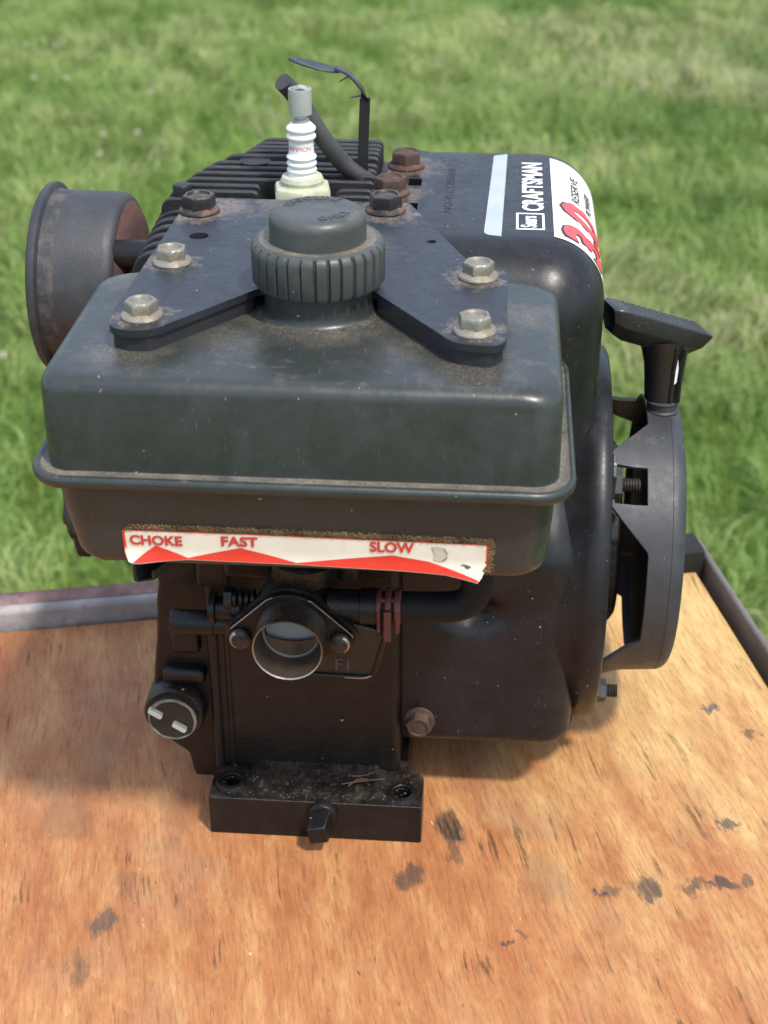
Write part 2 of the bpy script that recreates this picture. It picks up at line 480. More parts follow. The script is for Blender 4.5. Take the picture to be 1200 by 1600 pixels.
# ------------------------------------------------------------------ the lawn
def wood_material():
    m = bpy.data.materials.new('weathered_plywood')
    m.use_nodes = True
    nt = m.node_tree
    p = nt.nodes['Principled BSDF']
    tc = nt.nodes.new('ShaderNodeTexCoord')
    v = mapping(nt, tc.outputs['Object'], (100, 100, 100))
    wp = nt.nodes.new('ShaderNodeVectorMath'); wp.operation = 'MULTIPLY_ADD'
    nn = nt.nodes.new('ShaderNodeTexNoise'); nn.inputs['Scale'].default_value = 0.055; nn.inputs['Detail'].default_value = 1.5
    nt.links.new(v, nn.inputs['Vector'])
    wp.inputs[1].default_value = (3.0, 0.6, 0)
    nt.links.new(nn.outputs['Color'], wp.inputs[0]); nt.links.new(v, wp.inputs[2])
    vw = wp.outputs[0]
    g1 = noise(nt, mapping(nt, vw, (0.55, 0.15, 1)), 1.0, 9, 0.72)          # broad grain
    g2 = noise(nt, mapping(nt, vw, (6.0, 0.60, 1)), 1.0, 8, 0.72)         # fibres
    g3 = noise(nt, mapping(nt, vw, (14, 1.3, 1)), 1.0, 4, 0.65)
    big = noise(nt, v, 0.085, 4, 0.55)
    sp = nt.nodes.new('ShaderNodeSeparateXYZ'); nt.links.new(v, sp.inputs[0])
    # the right hand third of the sheet is paler and yellower
    t = mth(nt, 'ADD', mth(nt, 'MULTIPLY', sp.outputs[0], 0.055), mth(nt, 'MULTIPLY', sp.outputs[1], 0.016))
    t = mth(nt, 'ADD', mth(nt, 'ADD', t, 1.30), mth(nt, 'MULTIPLY', mth(nt, 'SUBTRACT', big, 0.5), 2.0), clamp=True)
    t = mth(nt, 'ADD', t, mth(nt, 'MULTIPLY', mth(nt, 'SUBTRACT', g1, 0.5), 1.3), clamp=True)
    red = mix(nt, ramp(nt, g1, 0.32, 0.68), (0.38, 0.120, 0.045), (0.60, 0.265, 0.115))
    yel = mix(nt, ramp(nt, g1, 0.32, 0.68), (0.60, 0.330, 0.120), (0.80, 0.530, 0.240))
    col = mix(nt, t, red, yel)
    # greyish worn patches on the left
    gp = ramp(nt, noise(nt, v, 0.16, 6, 0.62), 0.52, 0.72)
    col = mix(nt, mth(nt, 'MULTIPLY', gp, 0.5), col, (0.40, 0.255, 0.165))
    pale = ramp(nt, noise(nt, mapping(nt, vw, (1.2, 0.35, 1), loc=(9, 4, 0)), 1.0, 7, 0.7), 0.58, 0.74)
    col = mix(nt, mth(nt, 'MULTIPLY', pale, 0.40), col, (0.66, 0.43, 0.25))
    col = mix(nt, ramp(nt, g2, 0.36, 0.52), mix(nt, 0.46, col, (0.17, 0.065, 0.025)), col)
    col = mix(nt, mth(nt, 'MULTIPLY', ramp(nt, g3, 0.56, 0.68), 0.20), col, (0.72, 0.46, 0.24))
    # dark splits along the grain
    cr = noise(nt, mapping(nt, vw, (2.2, 0.16, 1), loc=(3, 7, 0)), 1.0, 6, 0.62)
    crm = mth(nt, 'MULTIPLY', ramp(nt, cr, 0.60, 0.64), ramp(nt, noise(nt, v, 0.3, 4), 0.45, 0.6))
    col = mix(nt, mth(nt, 'MULTIPLY', crm, 0.65), col, (0.07, 0.035, 0.02))
    # flecks of old dark paint and oil
    fl = ramp(nt, noise(nt, mapping(nt, v, (1.6, 0.8, 1), loc=(2, 5, 0)), 1.0, 8, 0.68), 0.655, 0.70)
    fl = mth(nt, 'MULTIPLY', fl, ramp(nt, noise(nt, v, 0.22, 3), 0.46, 0.60))
    col = mix(nt, mth(nt, 'MULTIPLY', fl, 0.7), col, (0.060, 0.050, 0.048))
    # stains with shapes of their own: x, y (cm from the far right corner), radii, strength
    rag = nt.nodes.new('ShaderNodeVectorMath'); rag.operation = 'MULTIPLY_ADD'
    n5 = nt.nodes.new('ShaderNodeTexNoise'); n5.inputs['Scale'].default_value = 1.0; n5.inputs['Detail'].default_value = 6; n5.inputs['Roughness'].default_value = 0.7
    nt.links.new(mapping(nt, v, (1.6, 0.55, 1)), n5.inputs['Vector'])
    rag.inputs[1].default_value = (2.0, 3.2, 0)
    off = nt.nodes.new('ShaderNodeVectorMath'); off.operation = 'ADD'; off.inputs[1].default_value = (-1.0, -1.6, 0)
    nt.links.new(n5.outputs['Color'], rag.inputs[0]); nt.links.new(v, rag.inputs[2]); nt.links.new(rag.outputs[0], off.inputs[0])
    for (x, y, rx, ry, st, c) in (
            (-19.3, -20.2, 0.75, 1.5, 1.0, (0.045, 0.035, 0.030)), (-19.4, -22.0, 0.35, 1.1, .7, (0.10, 0.06, 0.04)),
            (-21.7, -23.3, 1.0, 1.0, .85, (0.085, 0.055, 0.045)), (-35.7, -24.2, 0.9, 0.9, .8, (0.075, 0.070, 0.065)),
            (-36.8, -26.4, 0.5, 1.2, .55, (0.10, 0.08, 0.06)), (-34.6, -21.7, 0.7, 1.2, .35, (0.12, 0.09, 0.07)),
            (-12.9, -25.6, 0.7, .6, .7, (0.10, 0.07, 0.05)), (-11.1, -25.7, 0.9, .75, .9, (0.075, 0.062, 0.050)),
            (-8.9, -26.0, 1.0, .45, .8, (0.085, 0.070, 0.055)), (-7.6, -26.1, 0.8, .5, .9, (0.055, 0.050, 0.045)),
            (-6.5, -25.9, 0.4, .6, .7, (0.07, 0.06, 0.05)), (-5.9, -22.0, 0.75, .4, .9, (0.060, 0.062, 0.075)),
            (-3.9, -13.3, 0.55, .35, .95, (0.06, 0.065, 0.085)), (-2.4, -15.8, 0.5, .4, .8, (0.08, 0.06, 0.05)),
            (-13.4, -25.6, .35, .3, 1.0, (0.04, 0.045, 0.07)), (-35.8, -12.5, 1.4, 2.6, .35, (0.13, 0.085, 0.06)),
            (-18.4, -28.1, .25, .25, .9, (0.05, 0.05, 0.07)), (-32.2, -17.0, 1.0, 2.0, .3, (0.13, 0.085, 0.06)),
            (-37.5, -17.0, 1.6, 1.8, .35, (0.12, 0.08, 0.06)), (-17.5, -27.6, .3, .3, .6, (0.05, 0.05, 0.06)),
            (-15.6, -24.4, 1.2, 1.8, .35, (0.20, 0.13, 0.085))):
        q = mapping(nt, off.outputs[0], (1 / rx, 1 / ry, 0), loc=(-x / rx, -y / ry, 0))
        ln = nt.nodes.new('ShaderNodeVectorMath'); ln.operation = 'LENGTH'; nt.links.new(q, ln.inputs[0])
        f_ = ramp(nt, ln.outputs['Value'], 0.60, 1.25, (st, st, st, 1), (0, 0, 0, 1))
        col = mix(nt, mth(nt, 'MULTIPLY', f_, mth(nt, 'MULTIPLY_ADD', ramp(nt, g2, 0.38, 0.55), 0.5, 0.5)), col, c)
    # tiny splinters, flecks and pits
    for k, (a, sc_, c_, th) in enumerate(((0.1, (3.5, 1.1, 1), (0.80, 0.58, 0.38), .70), (0.0, (3.0, 1.0, 1), (0.11, 0.055, 0.03), .695), (-0.25, (6.0, 1.6, 1), (0.20, 0.08, 0.035), .66), (0.9, (5.0, .8, 1), (0.78, 0.58, 0.40), .735))):
        s1 = ramp(nt, noise(nt, mapping(nt, v, sc_, rot=(0, 0, a), loc=(k * 7, 3, 0)), 1.0, 5, 0.6), th, th + .03)
        col = mix(nt, mth(nt, 'MULTIPLY', s1, 0.75), col, c_)
    col = mix(nt, 1.0, col, (0.79, 0.83, 0.76), 'MULTIPLY')
    nt.links.new(col, p.inputs['Base Color'])
    nt.links.new(mth(nt, 'MULTIPLY_ADD', g2, 0.3, 0.45), p.inputs['Roughness'])
    p.inputs['Specular IOR Level'].default_value = 0.35
    h = mth(nt, 'SUBTRACT', mth(nt, 'ADD', mth(nt, 'MULTIPLY', g2, 0.8), mth(nt, 'MULTIPLY', g3, 0.4)), mth(nt, 'MULTIPLY', crm, 0.9))
    b = nt.nodes.new('ShaderNodeBump'); b.inputs['Strength'].default_value = 0.5; b.inputs['Distance'].default_value = 0.0008
    nt.links.new(h, b.inputs['Height']); nt.links.new(b.outputs[0], p.inputs['Normal'])
    return m

def vgrid(rng, nx, ny):
    return rng.random((nx, ny))

def vnoise(g, x, y):
    nx, ny = g.shape
    x = np.clip(x, 0, nx - 1.001); y = np.clip(y, 0, ny - 1.001)
    i = x.astype(int); j = y.astype(int)
    fx = x - i; fy = y - j
    fx = fx * fx * (3 - 2 * fx); fy = fy * fy * (3 - 2 * fy)
    i1 = np.minimum(i + 1, nx - 1); j1 = np.minimum(j + 1, ny - 1)
    return (g[i, j] * (1 - fx) * (1 - fy) + g[i1, j] * fx * (1 - fy) + g[i, j1] * (1 - fx) * fy + g[i1, j1] * fx * fy)

def make_lawn():
    # soil sheet reaching the horizon
    m = bpy.data.materials.new('lawn_soil')
    m.use_nodes = True
    nt = m.node_tree
    p = nt.nodes['Principled BSDF']
    tc = nt.nodes.new('ShaderNodeTexCoord')
    v = tc.outputs['Object']
    n1 = noise(nt, v, 1.7, 6, 0.6)
    n2 = noise(nt, v, 40, 6, 0.7)
    c = mix(nt, ramp(nt, n1, 0.35, 0.65), (0.120, 0.200, 0.038), (0.185, 0.270, 0.062))
    c = mix(nt, ramp(nt, n2, 0.35, 0.65), (0.080, 0.115, 0.028), c)
    nt.links.new(c, p.inputs['Base Color'])
    p.inputs['Roughness'].default_value = 1.0
    p.inputs['Specular IOR Level'].default_value = 0.1
    b = nt.nodes.new('ShaderNodeBump'); b.inputs['Distance'].default_value = 0.03; b.inputs['Strength'].default_value = 0.8
    nt.links.new(n2, b.inputs['Height']); nt.links.new(b.outputs[0], p.inputs['Normal'])
    S = 60000
    g = G()
    g.add([(-S, -S, 0), (S, -S, 0), (S, S, 0), (-S, S, 0)], [(0, 1, 2, 3)])
    o = g.obj('lawn_ground', m)
    tag(o, 'green lawn ground stretching away behind the workbench', None, None, 'structure')
    # blades
    rng = np.random.default_rng(7)
    g1, g2, g3 = vgrid(rng, 60, 90), vgrid(rng, 200, 300), vgrid(rng, 25, 40)
    def pts(n, x0, x1, y0, y1):
        return rng.uniform(x0, x1, n), rng.uniform(y0, y1, n)
    X, Y = pts(520000, -330, 330, 60, 820)
    keep = (np.abs(X) < 75 + Y * 0.32)
    X, Y = X[keep], Y[keep]
    # thinner turf out to the sides and beyond
    X2, Y2 = pts(420000, -900, 900, -60, 1500)
    keep = ~((np.abs(X2) < 75 + Y2 * 0.32) & (Y2 > 60) & (Y2 < 820))
    X, Y = np.concatenate([X, X2[keep]]), np.concatenate([Y, Y2[keep]])
    c1 = vnoise(g1, ((X + 900) / 13) % 58, ((Y + 60) / 13) % 88)          # patches ~13 cm
    c2 = vnoise(g2, ((X + 900) / 4) % 198, ((Y + 60) / 4) % 298)
    c3 = vnoise(g3, ((X + 900) / 38) % 23.9, ((Y + 60) / 38) % 38.9)
    keep = rng.random(len(X)) < np.clip(0.25 + 0.9 * c1 * 0.6 + 0.5 * c2, 0, 1)
    X, Y, c1, c2, c3 = X[keep], Y[keep], c1[keep], c2[keep], c3[keep]
    n = len(X)
    far = (np.abs(X) > 75 + Y * 0.32) | (Y > 820) | (Y < 60)
    # tufts lean in shared directions
    la = vnoise(g1, ((X + 900) / 17) % 58, ((Y + 60) / 17) % 88) * 4 * PI + rng.normal(0, 0.9, n)
    lean = np.clip(rng.normal(0.95, 0.40, n), 0.05, 2.0)
    h = (3.2 + 4.2 * c1 + 2.5 * c2 + rng.normal(0, 1.2, n)).clip(1.8, 14)
    wd = rng.uniform(0.18, 0.48, n) * np.where(far, 2.6, 1.0)
    fa = rng.uniform(0, 2 * PI, n)
    dx, dy = np.cos(la), np.sin(la)
    wx, wy = np.cos(fa) * wd * .5, np.sin(fa) * wd * .5
    z = np.zeros(n)
    V = np.empty((n, 5, 3))
    V[:, 0] = np.stack([X - wx, Y - wy, z], 1)
    V[:, 1] = np.stack([X + wx, Y + wy, z], 1)
    mx, my, mz = X + dx * lean * h * .28, Y + dy * lean * h * .28, h * .60
    V[:, 2] = np.stack([mx + wx * .9, my + wy * .9, mz], 1)
    V[:, 3] = np.stack([mx - wx * .9, my - wy * .9, mz], 1)
    V[:, 4] = np.stack([X + dx * lean * h * .85, Y + dy * lean * h * .85, h * np.clip(1.05 - lean * .30, .35, 1)], 1)
    V *= K
    base = np.arange(n) * 5
    lv = np.stack([base, base + 1, base + 2, base + 3, base + 3, base + 2, base + 4], 1).ravel()
    me = bpy.data.meshes.new('lawn_grass')
    me.vertices.add(n * 5)
    me.vertices.foreach_set('co', V.astype(np.float32).ravel())
    me.loops.add(n * 7)
    me.loops.foreach_set('vertex_index', lv.astype(np.int32))
    me.polygons.add(n * 2)
    st = np.stack([np.arange(n) * 7, np.arange(n) * 7 + 4], 1).ravel()
    me.polygons.foreach_set('loop_start', st.astype(np.int32))
    me.update(calc_edges=True)
    # blade colours: fresh green, yellow green, dry straw
    fresh = np.array([0.205, 0.325, 0.065]); yel = np.array([0.365, 0.440, 0.150]); dry = np.array([0.52, 0.47, 0.29]); deep = np.array([0.110, 0.195, 0.040])
    right = np.clip((X + 20) / 160, 0, 1)[:, None]
    t = np.clip((c1 - .35) * 1.5 + rng.normal(0, .22, n), 0, 1)[:, None]
    C = fresh * (1 - t) + yel * t
    d = (np.clip((c3 - .34) * 2.4, 0, 1) * .85 * (rng.random(n) < (.25 + .35 * np.clip((X + 20) / 160, 0, 1))))[:, None]
    C = C * (1 - d) + dry * d
    pat = np.exp(-((X - 150) / 75) ** 2 - ((Y - 470) / 60) ** 2)  # soft patch of deeper green, far off to the right
    e = (np.clip((.52 - c3) * 2.6 + 1.1 * pat + rng.normal(0, .1, n), 0, 1) * (.3 + .45 * right[:, 0]))[:, None]
    C = C * (1 - e) + deep * e
    C = np.repeat(C[:, None, :], 5, 1)
    at = me.color_attributes.new('blade', 'FLOAT_COLOR', 'POINT')
    at.data.foreach_set('color', np.concatenate([C, np.ones((n, 5, 1))], 2).astype(np.float32).ravel())
    gm = bpy.data.materials.new('grass_blade')
    gm.use_nodes = True
    nt = gm.node_tree
    p = nt.nodes['Principled BSDF']
    a = nt.nodes.new('ShaderNodeVertexColor'); a.layer_name = 'blade'
    nt.links.new(a.outputs[0], p.inputs['Base Color'])
    p.inputs['Roughness'].default_value = 0.50
    p.inputs['Specular IOR Level'].default_value = 0.4
    tr = nt.nodes.new('ShaderNodeBsdfTranslucent')
    nt.links.new(a.outputs[0], tr.inputs[0])
    mx_ = nt.nodes.new('ShaderNodeMixShader'); mx_.inputs[0].default_value = 0.35
    nt.links.new(p.outputs[0], mx_.inputs[1]); nt.links.new(tr.outputs[0], mx_.inputs[2])
    nt.links.new(mx_.outputs[0], nt.nodes['Material Output'].inputs[0])
    me.materials.append(gm)
    o = link(bpy.data.objects.new('lawn_grass', me))
    tag(o, 'mottled green grass blades covering the lawn', None, None, 'stuff')
make_lawn()

# clover heads in the lawn
def clover_mesh():
    g = G()
    for k in range(34):
        a = k * 2.4
        t = 1 - 1.5 * (k + .5) / 34
        rr = math.sqrt(max(0, 1 - t * t))
        d = Vector((rr * math.cos(a), rr * math.sin(a), t))
        s_ = d.orthogonal().normalized() * .2
        u = d.cross(s_)
        c = Vector((0, 0, 0))
        g.add([c + d * .3 - s_, c + d * .3 + s_, c + d * (.55 + .3 * random.random()) + s_ * .6 + u * .25, c + d * (.55 + .3 * random.random()) - s_ * .6 + u * .25], [(0, 1, 2, 3)])
    return g
pm = pmat('clover_petal', (0.50, 0.47, 0.36), 0.7, var=0.3)
stm = pmat('clover_stem', (0.09, 0.18, 0.04), 0.7, var=0.1)
cl_spots = [(-116, 507, 'beyond the muffler, top left corner of the lawn'), (-106, 505, 'right beside the top left corner one'), (-105, 464, 'left of a close pair, upper left lawn'), (-95, 464, 'right of a close pair, upper left lawn'),
            (-68, 448, 'farthest of those straight behind the muffler'), (-66, 407, 'right of the pair above the muffler'), (-75, 405, 'left of the pair above the muffler'), (-73, 387, 'nearest above the muffler drum'),
            (-71, 262, 'at the left edge beside the fuel tank'), (39, 524, 'far behind the spark plug cover strap')]
first = None
for x, y, lb in cl_spots:
    if first is None:
        root = link(bpy.data.objects.new('clover_flower', None))
        hd = clover_mesh().obj('flower_head', pm, root, loc=(0, 0, 7.4))
        g = G(); g.tube([(0, 0, 0), (0.3, 0.1, 3.5), (0, 0, 7.2)], .09, 6)
        sm = g.obj('stem', stm, root)
        first = (root, hd, sm)
    else:
        root = first[0].copy(); link(root)
        for q in first[1:]:
            c = q.copy(); link(c); c.parent = root
    root.location = (x * K, y * K, 0)
    tag(root, 'small white clover flower ' + lb, 'flower', 'white clover flowers in the lawn')

# ------------------------------------------------------------------ the workbench
bench = link(bpy.data.objects.new('workbench', None))
bench.location = (0.1902, 0.7934, TABLE)
bench.rotation_euler = (0, 0, R(9))
tag(bench, 'worn orange plywood workbench top framed by rusty steel rails', 'workbench')
g = G(); g.box(-85, 0, -62, 0, -1.8, 0)
bevel(g.obj('plywood_board', wood_material(), bench), .12, 2)
g = G(); g.box(-86.5, 0.2, 0.35, 2.3, -4, 1.15)
bevel(g.obj('back_rail', [M['greenpaint']], bench), .25, 3)
g = G(); g.box(-86.5, -2.0, 0.95, 2.26, 1.15, 1.19)
bevel(g.obj('rusty_rail_top', [M['railrust']], bench), .02, 1)
g = G(); g.box(0.55, 0.95, -62, 2.3, -4, 1.0)
bevel(g.obj('side_rail', M['railside'], bench), .2, 3)
g = G(); g.box(-3.2, 0.5, 0.05, 0.34, -1.5, 1.35); g.box(-3.2, 0.54, 0.34, 2.35, 1.2, 1.35)  # dark plate laid over the rail end at the far right corner
bevel(g.obj('dark_corner_plate', M['dark'], bench), .05, 1)
for x, y in ((-1.6, -1.5), (-83, -1.5), (-1.6, -60), (-83, -60)):
    g = G(); g.box(x - 2, x + 2, y - 2, y + 2, -TABLE * 100, -1.9)
    bevel(g.obj('leg', M['dark'], bench), .3, 2)

# ------------------------------------------------------------------ the engine
eng = link(bpy.data.objects.new('small_petrol_engine', None))
eng.location = (-0.0326, 0.5558, TABLE + 0.0003)
eng.rotation_euler = (0, 0, R(-4.3))
tag(eng, 'old black small petrol engine with grey fuel tank standing on the plywood workbench', 'engine')

# ---- crankcase
g = G(); g.box(-5.2, 3.85, 2.45, 21.5, 1.9, 18.2)
crank = bevel(g.obj('crankcase', M['black'], eng), .45, 3)
g = G()
for x0, x1, d in ((-5.05, -4.62, .22), (-4.35, -4.05, .10)):
    g.box(x0, x1, 2.45 - d, 2.6, 2.0, 11.0)
bevel(g.obj('casting_rib', M['black'], crank), .12, 2)
wing = poly_round([(-7.45, 11.2), (-7.05, 13.5), (-7.3, 18), (-5.0, 18), (-5.0, .9), (-6.3, .9), (-6.5, 2.3), (-7.5, 3.1), (-8.1, 4.6), (-7.95, 6.0), (-7.85, 7.3), (-7.6, 9)], [.5, .8, .2, 0, 0, .3, .4, .8, .9, .5, .5, .6], 4)
g = G(); g.prism(wing, 3.0, 20, 'xz')
bevel(g.obj('side_cover', M['black'], crank), .2, 2, 50)
g = G()
g.box(-7.3, -5.3, 2.7, 3.4, 12.2, 18)
g.box(-5.35, -3.9, 2.0, 3.2, 12.6, 18)
g.box(-3.9, -1.6, 1.2, 3.2, 13.6, 18)
bevel(g.obj('upper_boss', M['black'], crank), .25, 3)
g = G(); g.box(-7.35, -5.3, 2.3, 3.4, 6.9, 7.7); g.box(-6.9, -5.5, 2.6, 3.4, 8.4, 9.9)
bevel(g.obj('casting_step', M['black'], crank), .3, 3)
# oil filler boss and plug
g = G()
g.lathe([(1.45, 2.2), (1.45, 0.15), (1.36, 0), (1.0, 0)], (-6.86, 2.05, 5.3), 'y', 40)
g.obj('oil_filler_boss', M['grimy'], crank)
plug = G(); plug.lathe([(1.17, .2), (1.17, -.22), (1.05, -.30), (.98, -.26), (0.3, -.28)], (-6.86, 2.0, 5.3), 'y', 40, mis=[0, 0, 0, 0, 0])
oil = plug.obj('oil_plug', M['oilcap'], eng)
g = G()
n = 46
L0, L1, L2, L3 = [], [], [], []
for j in range(n):
    a = 2 * PI * j / n
    w_ = .065 + .025 * math.sin(a * 3 + 1) + .03 * math.sin(a * 7) * math.sin(a * 2)
    for L, r_, y in ((L0, 1.12 - w_, -.27), (L1, 1.12 - w_, -.335), (L2, 1.13, -.335), (L3, 1.16, -.25)):
        L.append((-6.86 + r_ * math.cos(a), 2.0 + y, 5.3 + r_ * math.sin(a)))
g.loft([L0, L1, L2, L3], False, False)
g.obj('worn_rim', M['oilring'], oil)
for cx, cz in ((-7.62, 5.72), (-6.52, 4.98)):
    ca, sa = math.cos(R(-33)), math.sin(R(-33))
    L = [(cx + a * ca - b * sa, cz + a * sa + b * ca) for a, b in poly_round([(-.36, -.125), (.36, -.125), (.36, .125), (-.36, .125)], .08, 3)]
    g = G(); g.prism(L, 1.48, 1.75, 'xz')
    bevel(g.obj('grip_tab', M['cream'], oil), .04, 2)
# ---- mounting base
g = G(); g.box(-5.05, 5.03, 0, 24, 0, 1.0); 
g = G(); g.prism(poly_round([(-5.05, 0), (5.03, 0), (5.03, 2.2), (4.2, 3.0), (4.2, 24), (-4.7, 24), (-4.7, 2.6), (-5.05, 2.2)], [.12, .12, .3, .3, .3, .3, .2, .2], 3), 0, 2.15, 'xy')
base = g.obj('mounting_base', [M['grimy'], M['black']], eng)
cg = G()
for x, y in ((-4.12, 1.15), (4.05, .88)):
    cg.lathe([(.42, -1), (.42, 3.2)], (x, y, 0), 'z', 28)
cut(base, cg)
for pl in base.data.polygons:
    pl.material_index = 1 if (pl.normal.y < -.5) else 0
bevel(base, .1, 2, 40)
for x, y in ((-4.12, 1.15), (4.05, .88)):
    g = G(); g.lathe([(.43, 0), (.43, .16), (.50, .2), (.66, .16), (.74, 0)], (x, y, 2.14), 'z', 30, False, False)
    g.obj('hole_rim', M['black'], base)
# oily dirt heaped against the wall (a rough ramp)
g = G()
nx, ny = 70, 14
V, F = [], []
for i in range(nx + 1):
    for j in range(ny + 1):
        x = -3.3 + 6.6 * i / nx
        t = j / ny
        y = .25 + t * 2.3
        e = min(1, min(i, nx - i) / 6) * min(1, j / 3)
        z = 2.13 + e * (.05 + .30 * t ** 3) + e * random.uniform(0, .11)
        V.append((x, y, z)); F.append(None)
F = [(i * (ny + 1) + j, (i + 1) * (ny + 1) + j, (i + 1) * (ny + 1) + j + 1, i * (ny + 1) + j + 1) for i in range(nx) for j in range(ny)]
g.add(V, F)
g.obj('caked_dirt', M['grimy'], base)
g = G()
for k in range(150):
    x, y = random.uniform(-4.6, 4.6), random.uniform(.15, 2.4)
    s_ = random.uniform(.03, .085)
    z = 2.2 + (.28 * ((y - .25) / 2.3) ** 3 if abs(x) < 3.2 else 0) + s_ * .3
    V = [(x + s_ * random.uniform(.5, 1) * a, y + s_ * random.uniform(.5, 1) * b, z + s_ * random.uniform(.5, 1) * c) for a, b, c in ((1, 0, 0), (-1, 0, 0), (0, 1, 0), (0, -1, 0), (0, 0, 1), (0, 0, -1))]
    g.add(V, [(0, 2, 4), (2, 1, 4), (1, 3, 4), (3, 0, 4), (2, 0, 5), (1, 2, 5), (3, 1, 5), (0, 3, 5)])
o = g.obj('dirt_grains', M['debris'], base, ang=10); o['kind'] = 'stuff'
for P_ in (((1.2, 1.0, 2.5), (2.2, 1.25, 2.55), (3.2, 1.5, 2.52)), ((1.6, 1.5, 2.6), (2.2, 1.55, 2.62), (2.7, 1.9, 2.6)), ((1.5, .9, 2.45), (1.9, 1.3, 2.55), (2.4, 1.4, 2.55))):
    g = G(); g.tube(P_, .022, 5)
    g.obj('straw', M['straw'], base)
# drain plug: round boss with a square tapered head
g = G()
g.lathe([(.70, .1), (.70, -.25), (.64, -.34), (.56, -.36)], (.38, 0, 1.55), 'y', 28)
sq = lambda h, y, tw=.35: [(.38 + (y + .3) * .14 + h * a * math.cos(tw) - h * b * math.sin(tw), y, 1.42 + h * a * math.sin(tw) + h * b * math.cos(tw) - (-y - .3) * .25) for a, b in ((-1, -1), (1, -1), (1, 1), (-1, 1))]
dp = g.obj('drain_plug', M['black'], eng)
g = G(); g.loft([sq(.50, -.2, .2), sq(.44, -1.25, .2)])
bevel(g.obj('square_head', M['black'], dp), .07, 2)

# ---- bolts
def bolt_geo(af=.62, fl=.86, h=.72, thick=.14):
    def hexr(a, r_, t):
        if r_ < 0:
            a6 = (a % (PI / 3)) - PI / 6
            return min(-r_ / math.cos(a6), -r_ * 1.155)
        return r_
    g = G()
    g.lathe([(fl * .97, 0), (fl, thick * .5), (fl * .96, thick), (af * 1.1, thick * 1.7), (-af, thick * 1.8), (-af, h - .1), (-af * .965, h - .035), (af * .93, h), (af * .80, h), (af * .72, h - .08), (af * .2, h - .06)], (0, 0, 0), 'z', 48, rf=hexr)
    return g
zincg, blkg = bolt_geo(.56, .82, .68), bolt_geo(.66, .92, .80)
ZT = 27.27
bolts = {}
def place_bolt(kind, mat_, geo, loc, rz, tilt=(0, 0), label=None, parent=None):
    if kind not in bolts:
        o = geo.obj('bolt', mat_, parent or eng, ang=28)
        bolts[kind] = o
    else:
        o = bolts[kind].copy(); link(o); o.parent = parent or eng
    o.location = tuple(c * K for c in loc)
    o.rotation_euler = (R(tilt[0]), R(tilt[1]), R(rz))
    if label:
        o['label'] = label
    return o
# ---- mounting bracket
br = poly_round([(-6.45, 12.1), (-6.98, -1.6), (-6.5, -3.1), (-5.2, -3.2), (-1.75, 1.35), (2.75, 1.35), (6.2, -3.35), (7.3, -3.75), (8.0, -2.9), (8.03, 3.2), (7.4, 3.95), (6.35, 5.0), (3.5, 12.1)],
                [.3, 1.0, 1.0, 1.4, .5, .5, 1.2, .9, .9, .7, .4, .8, .3], 6)
br = poly_round([(-6.55, 12.1), (-7.0, -1.0), (-6.9, -3.1), (-5.3, -3.3), (-1.75, 1.35), (2.75, 1.35), (6.1, -3.5), (8.0, -3.75), (8.03, 3.95), (6.5, 4.6), (3.5, 12.1)],
                [.3, .5, 1.5, 1.6, .5, .5, 1.2, 1.4, .8, 1.0, .3], 8)
g = G(); g.prism(br, 26.97, ZT, 'xy')
bk = g.obj('mounting_bracket', M['plate'], eng)
cg = G()
cg.lathe([(.42, -1), (.42, 1)], (-5.23, 7.07, 27.2), 'z', 28)
cg.lathe([(.21, -1), (.21, 1)], (4.76, 7.11, 27.2), 'z', 20)
cut(bk, cg)
bevel(bk, .05, 2, 40)
# rubber pads below the bracket ears
for side in (0, 1):
    pts_ = [(-6.85, 5.0), (-6.8, -2.6), (-6.2, -3.05), (-5.3, -3.05), (-2.0, 1.2), (-2.0, 5.0)] if side == 0 else [(2.9, 1.2), (6.2, -3.3), (7.4, -3.6), (7.9, -2.9), (7.9, 5.0), (2.9, 5.0)]
    g = G(); g.prism(poly_round(pts_, .4, 4), 26.34, 26.965, 'xy')
    g.obj('spacer_pad', M['ink'], bk)
place_bolt('z', M['zinc'], zincg, (-5.79, -1.85, ZT), 10)
place_bolt('z', M['zinc'], zincg, (-5.75, 3.85, ZT), 34)
place_bolt('z', M['zinc'], zincg, (6.83, 3.15, ZT), 12)
place_bolt('z', M['zinc'], zincg, (6.81, -2.35, ZT), 40)
place_bolt('k', M['blackbolt'], blkg, (-5.77, 10.2, ZT), 22)
place_bolt('k', M['blackbolt'], blkg, (2.53, 10.9, ZT), 48)
place_bolt('r', M['rustbolt'], blkg, (2.50, 14.2, 27.0), 8, label='rusty brown bolt')
place_bolt('r', M['rustbolt'], blkg, (2.98, 18.3, 27.0), 30, label='rusty brown bolt')

# ---- fuel tank
def tank_loops(prof):
    out = []
    for z, ix0, ix1, iy0, iy1, r_ in prof:
        out.append([(x, y, z) for x, y in rrect(-8.85 + ix0, 10.15 - ix1, -6.15 + iy0, 5.6 - iy1, r_, 8)])
    return out
up = [(22.75, -.12, 0, 0, 0, 1.15), (23.5, -.16, 0, .04, .02, 1.15), (25.76, -.26, .0, .45, .1, 1.15)]
for k in range(1, 8):
    a = PI / 2 * k / 7
    i_ = .60 * (1 - math.cos(a))
    up.append((25.76 + .58 * math.sin(a), -.26 + i_, i_, .45 + i_, .1 + i_, 1.2 + .06 * k))
up.append((26.35, 1.9, 1.9, 2.0, 1.9, 2.2))
g = G(); g.loft(tank_loops(up), False, True)
tank = g.obj('fuel_tank', M['tank'], eng)
lo = [(22.3, .1, .1, .05, .1, 1.15), (21.0, .22, .15, .12, .2, 1.15), (19.3, .48, .28, .35, .35, 1.2)]
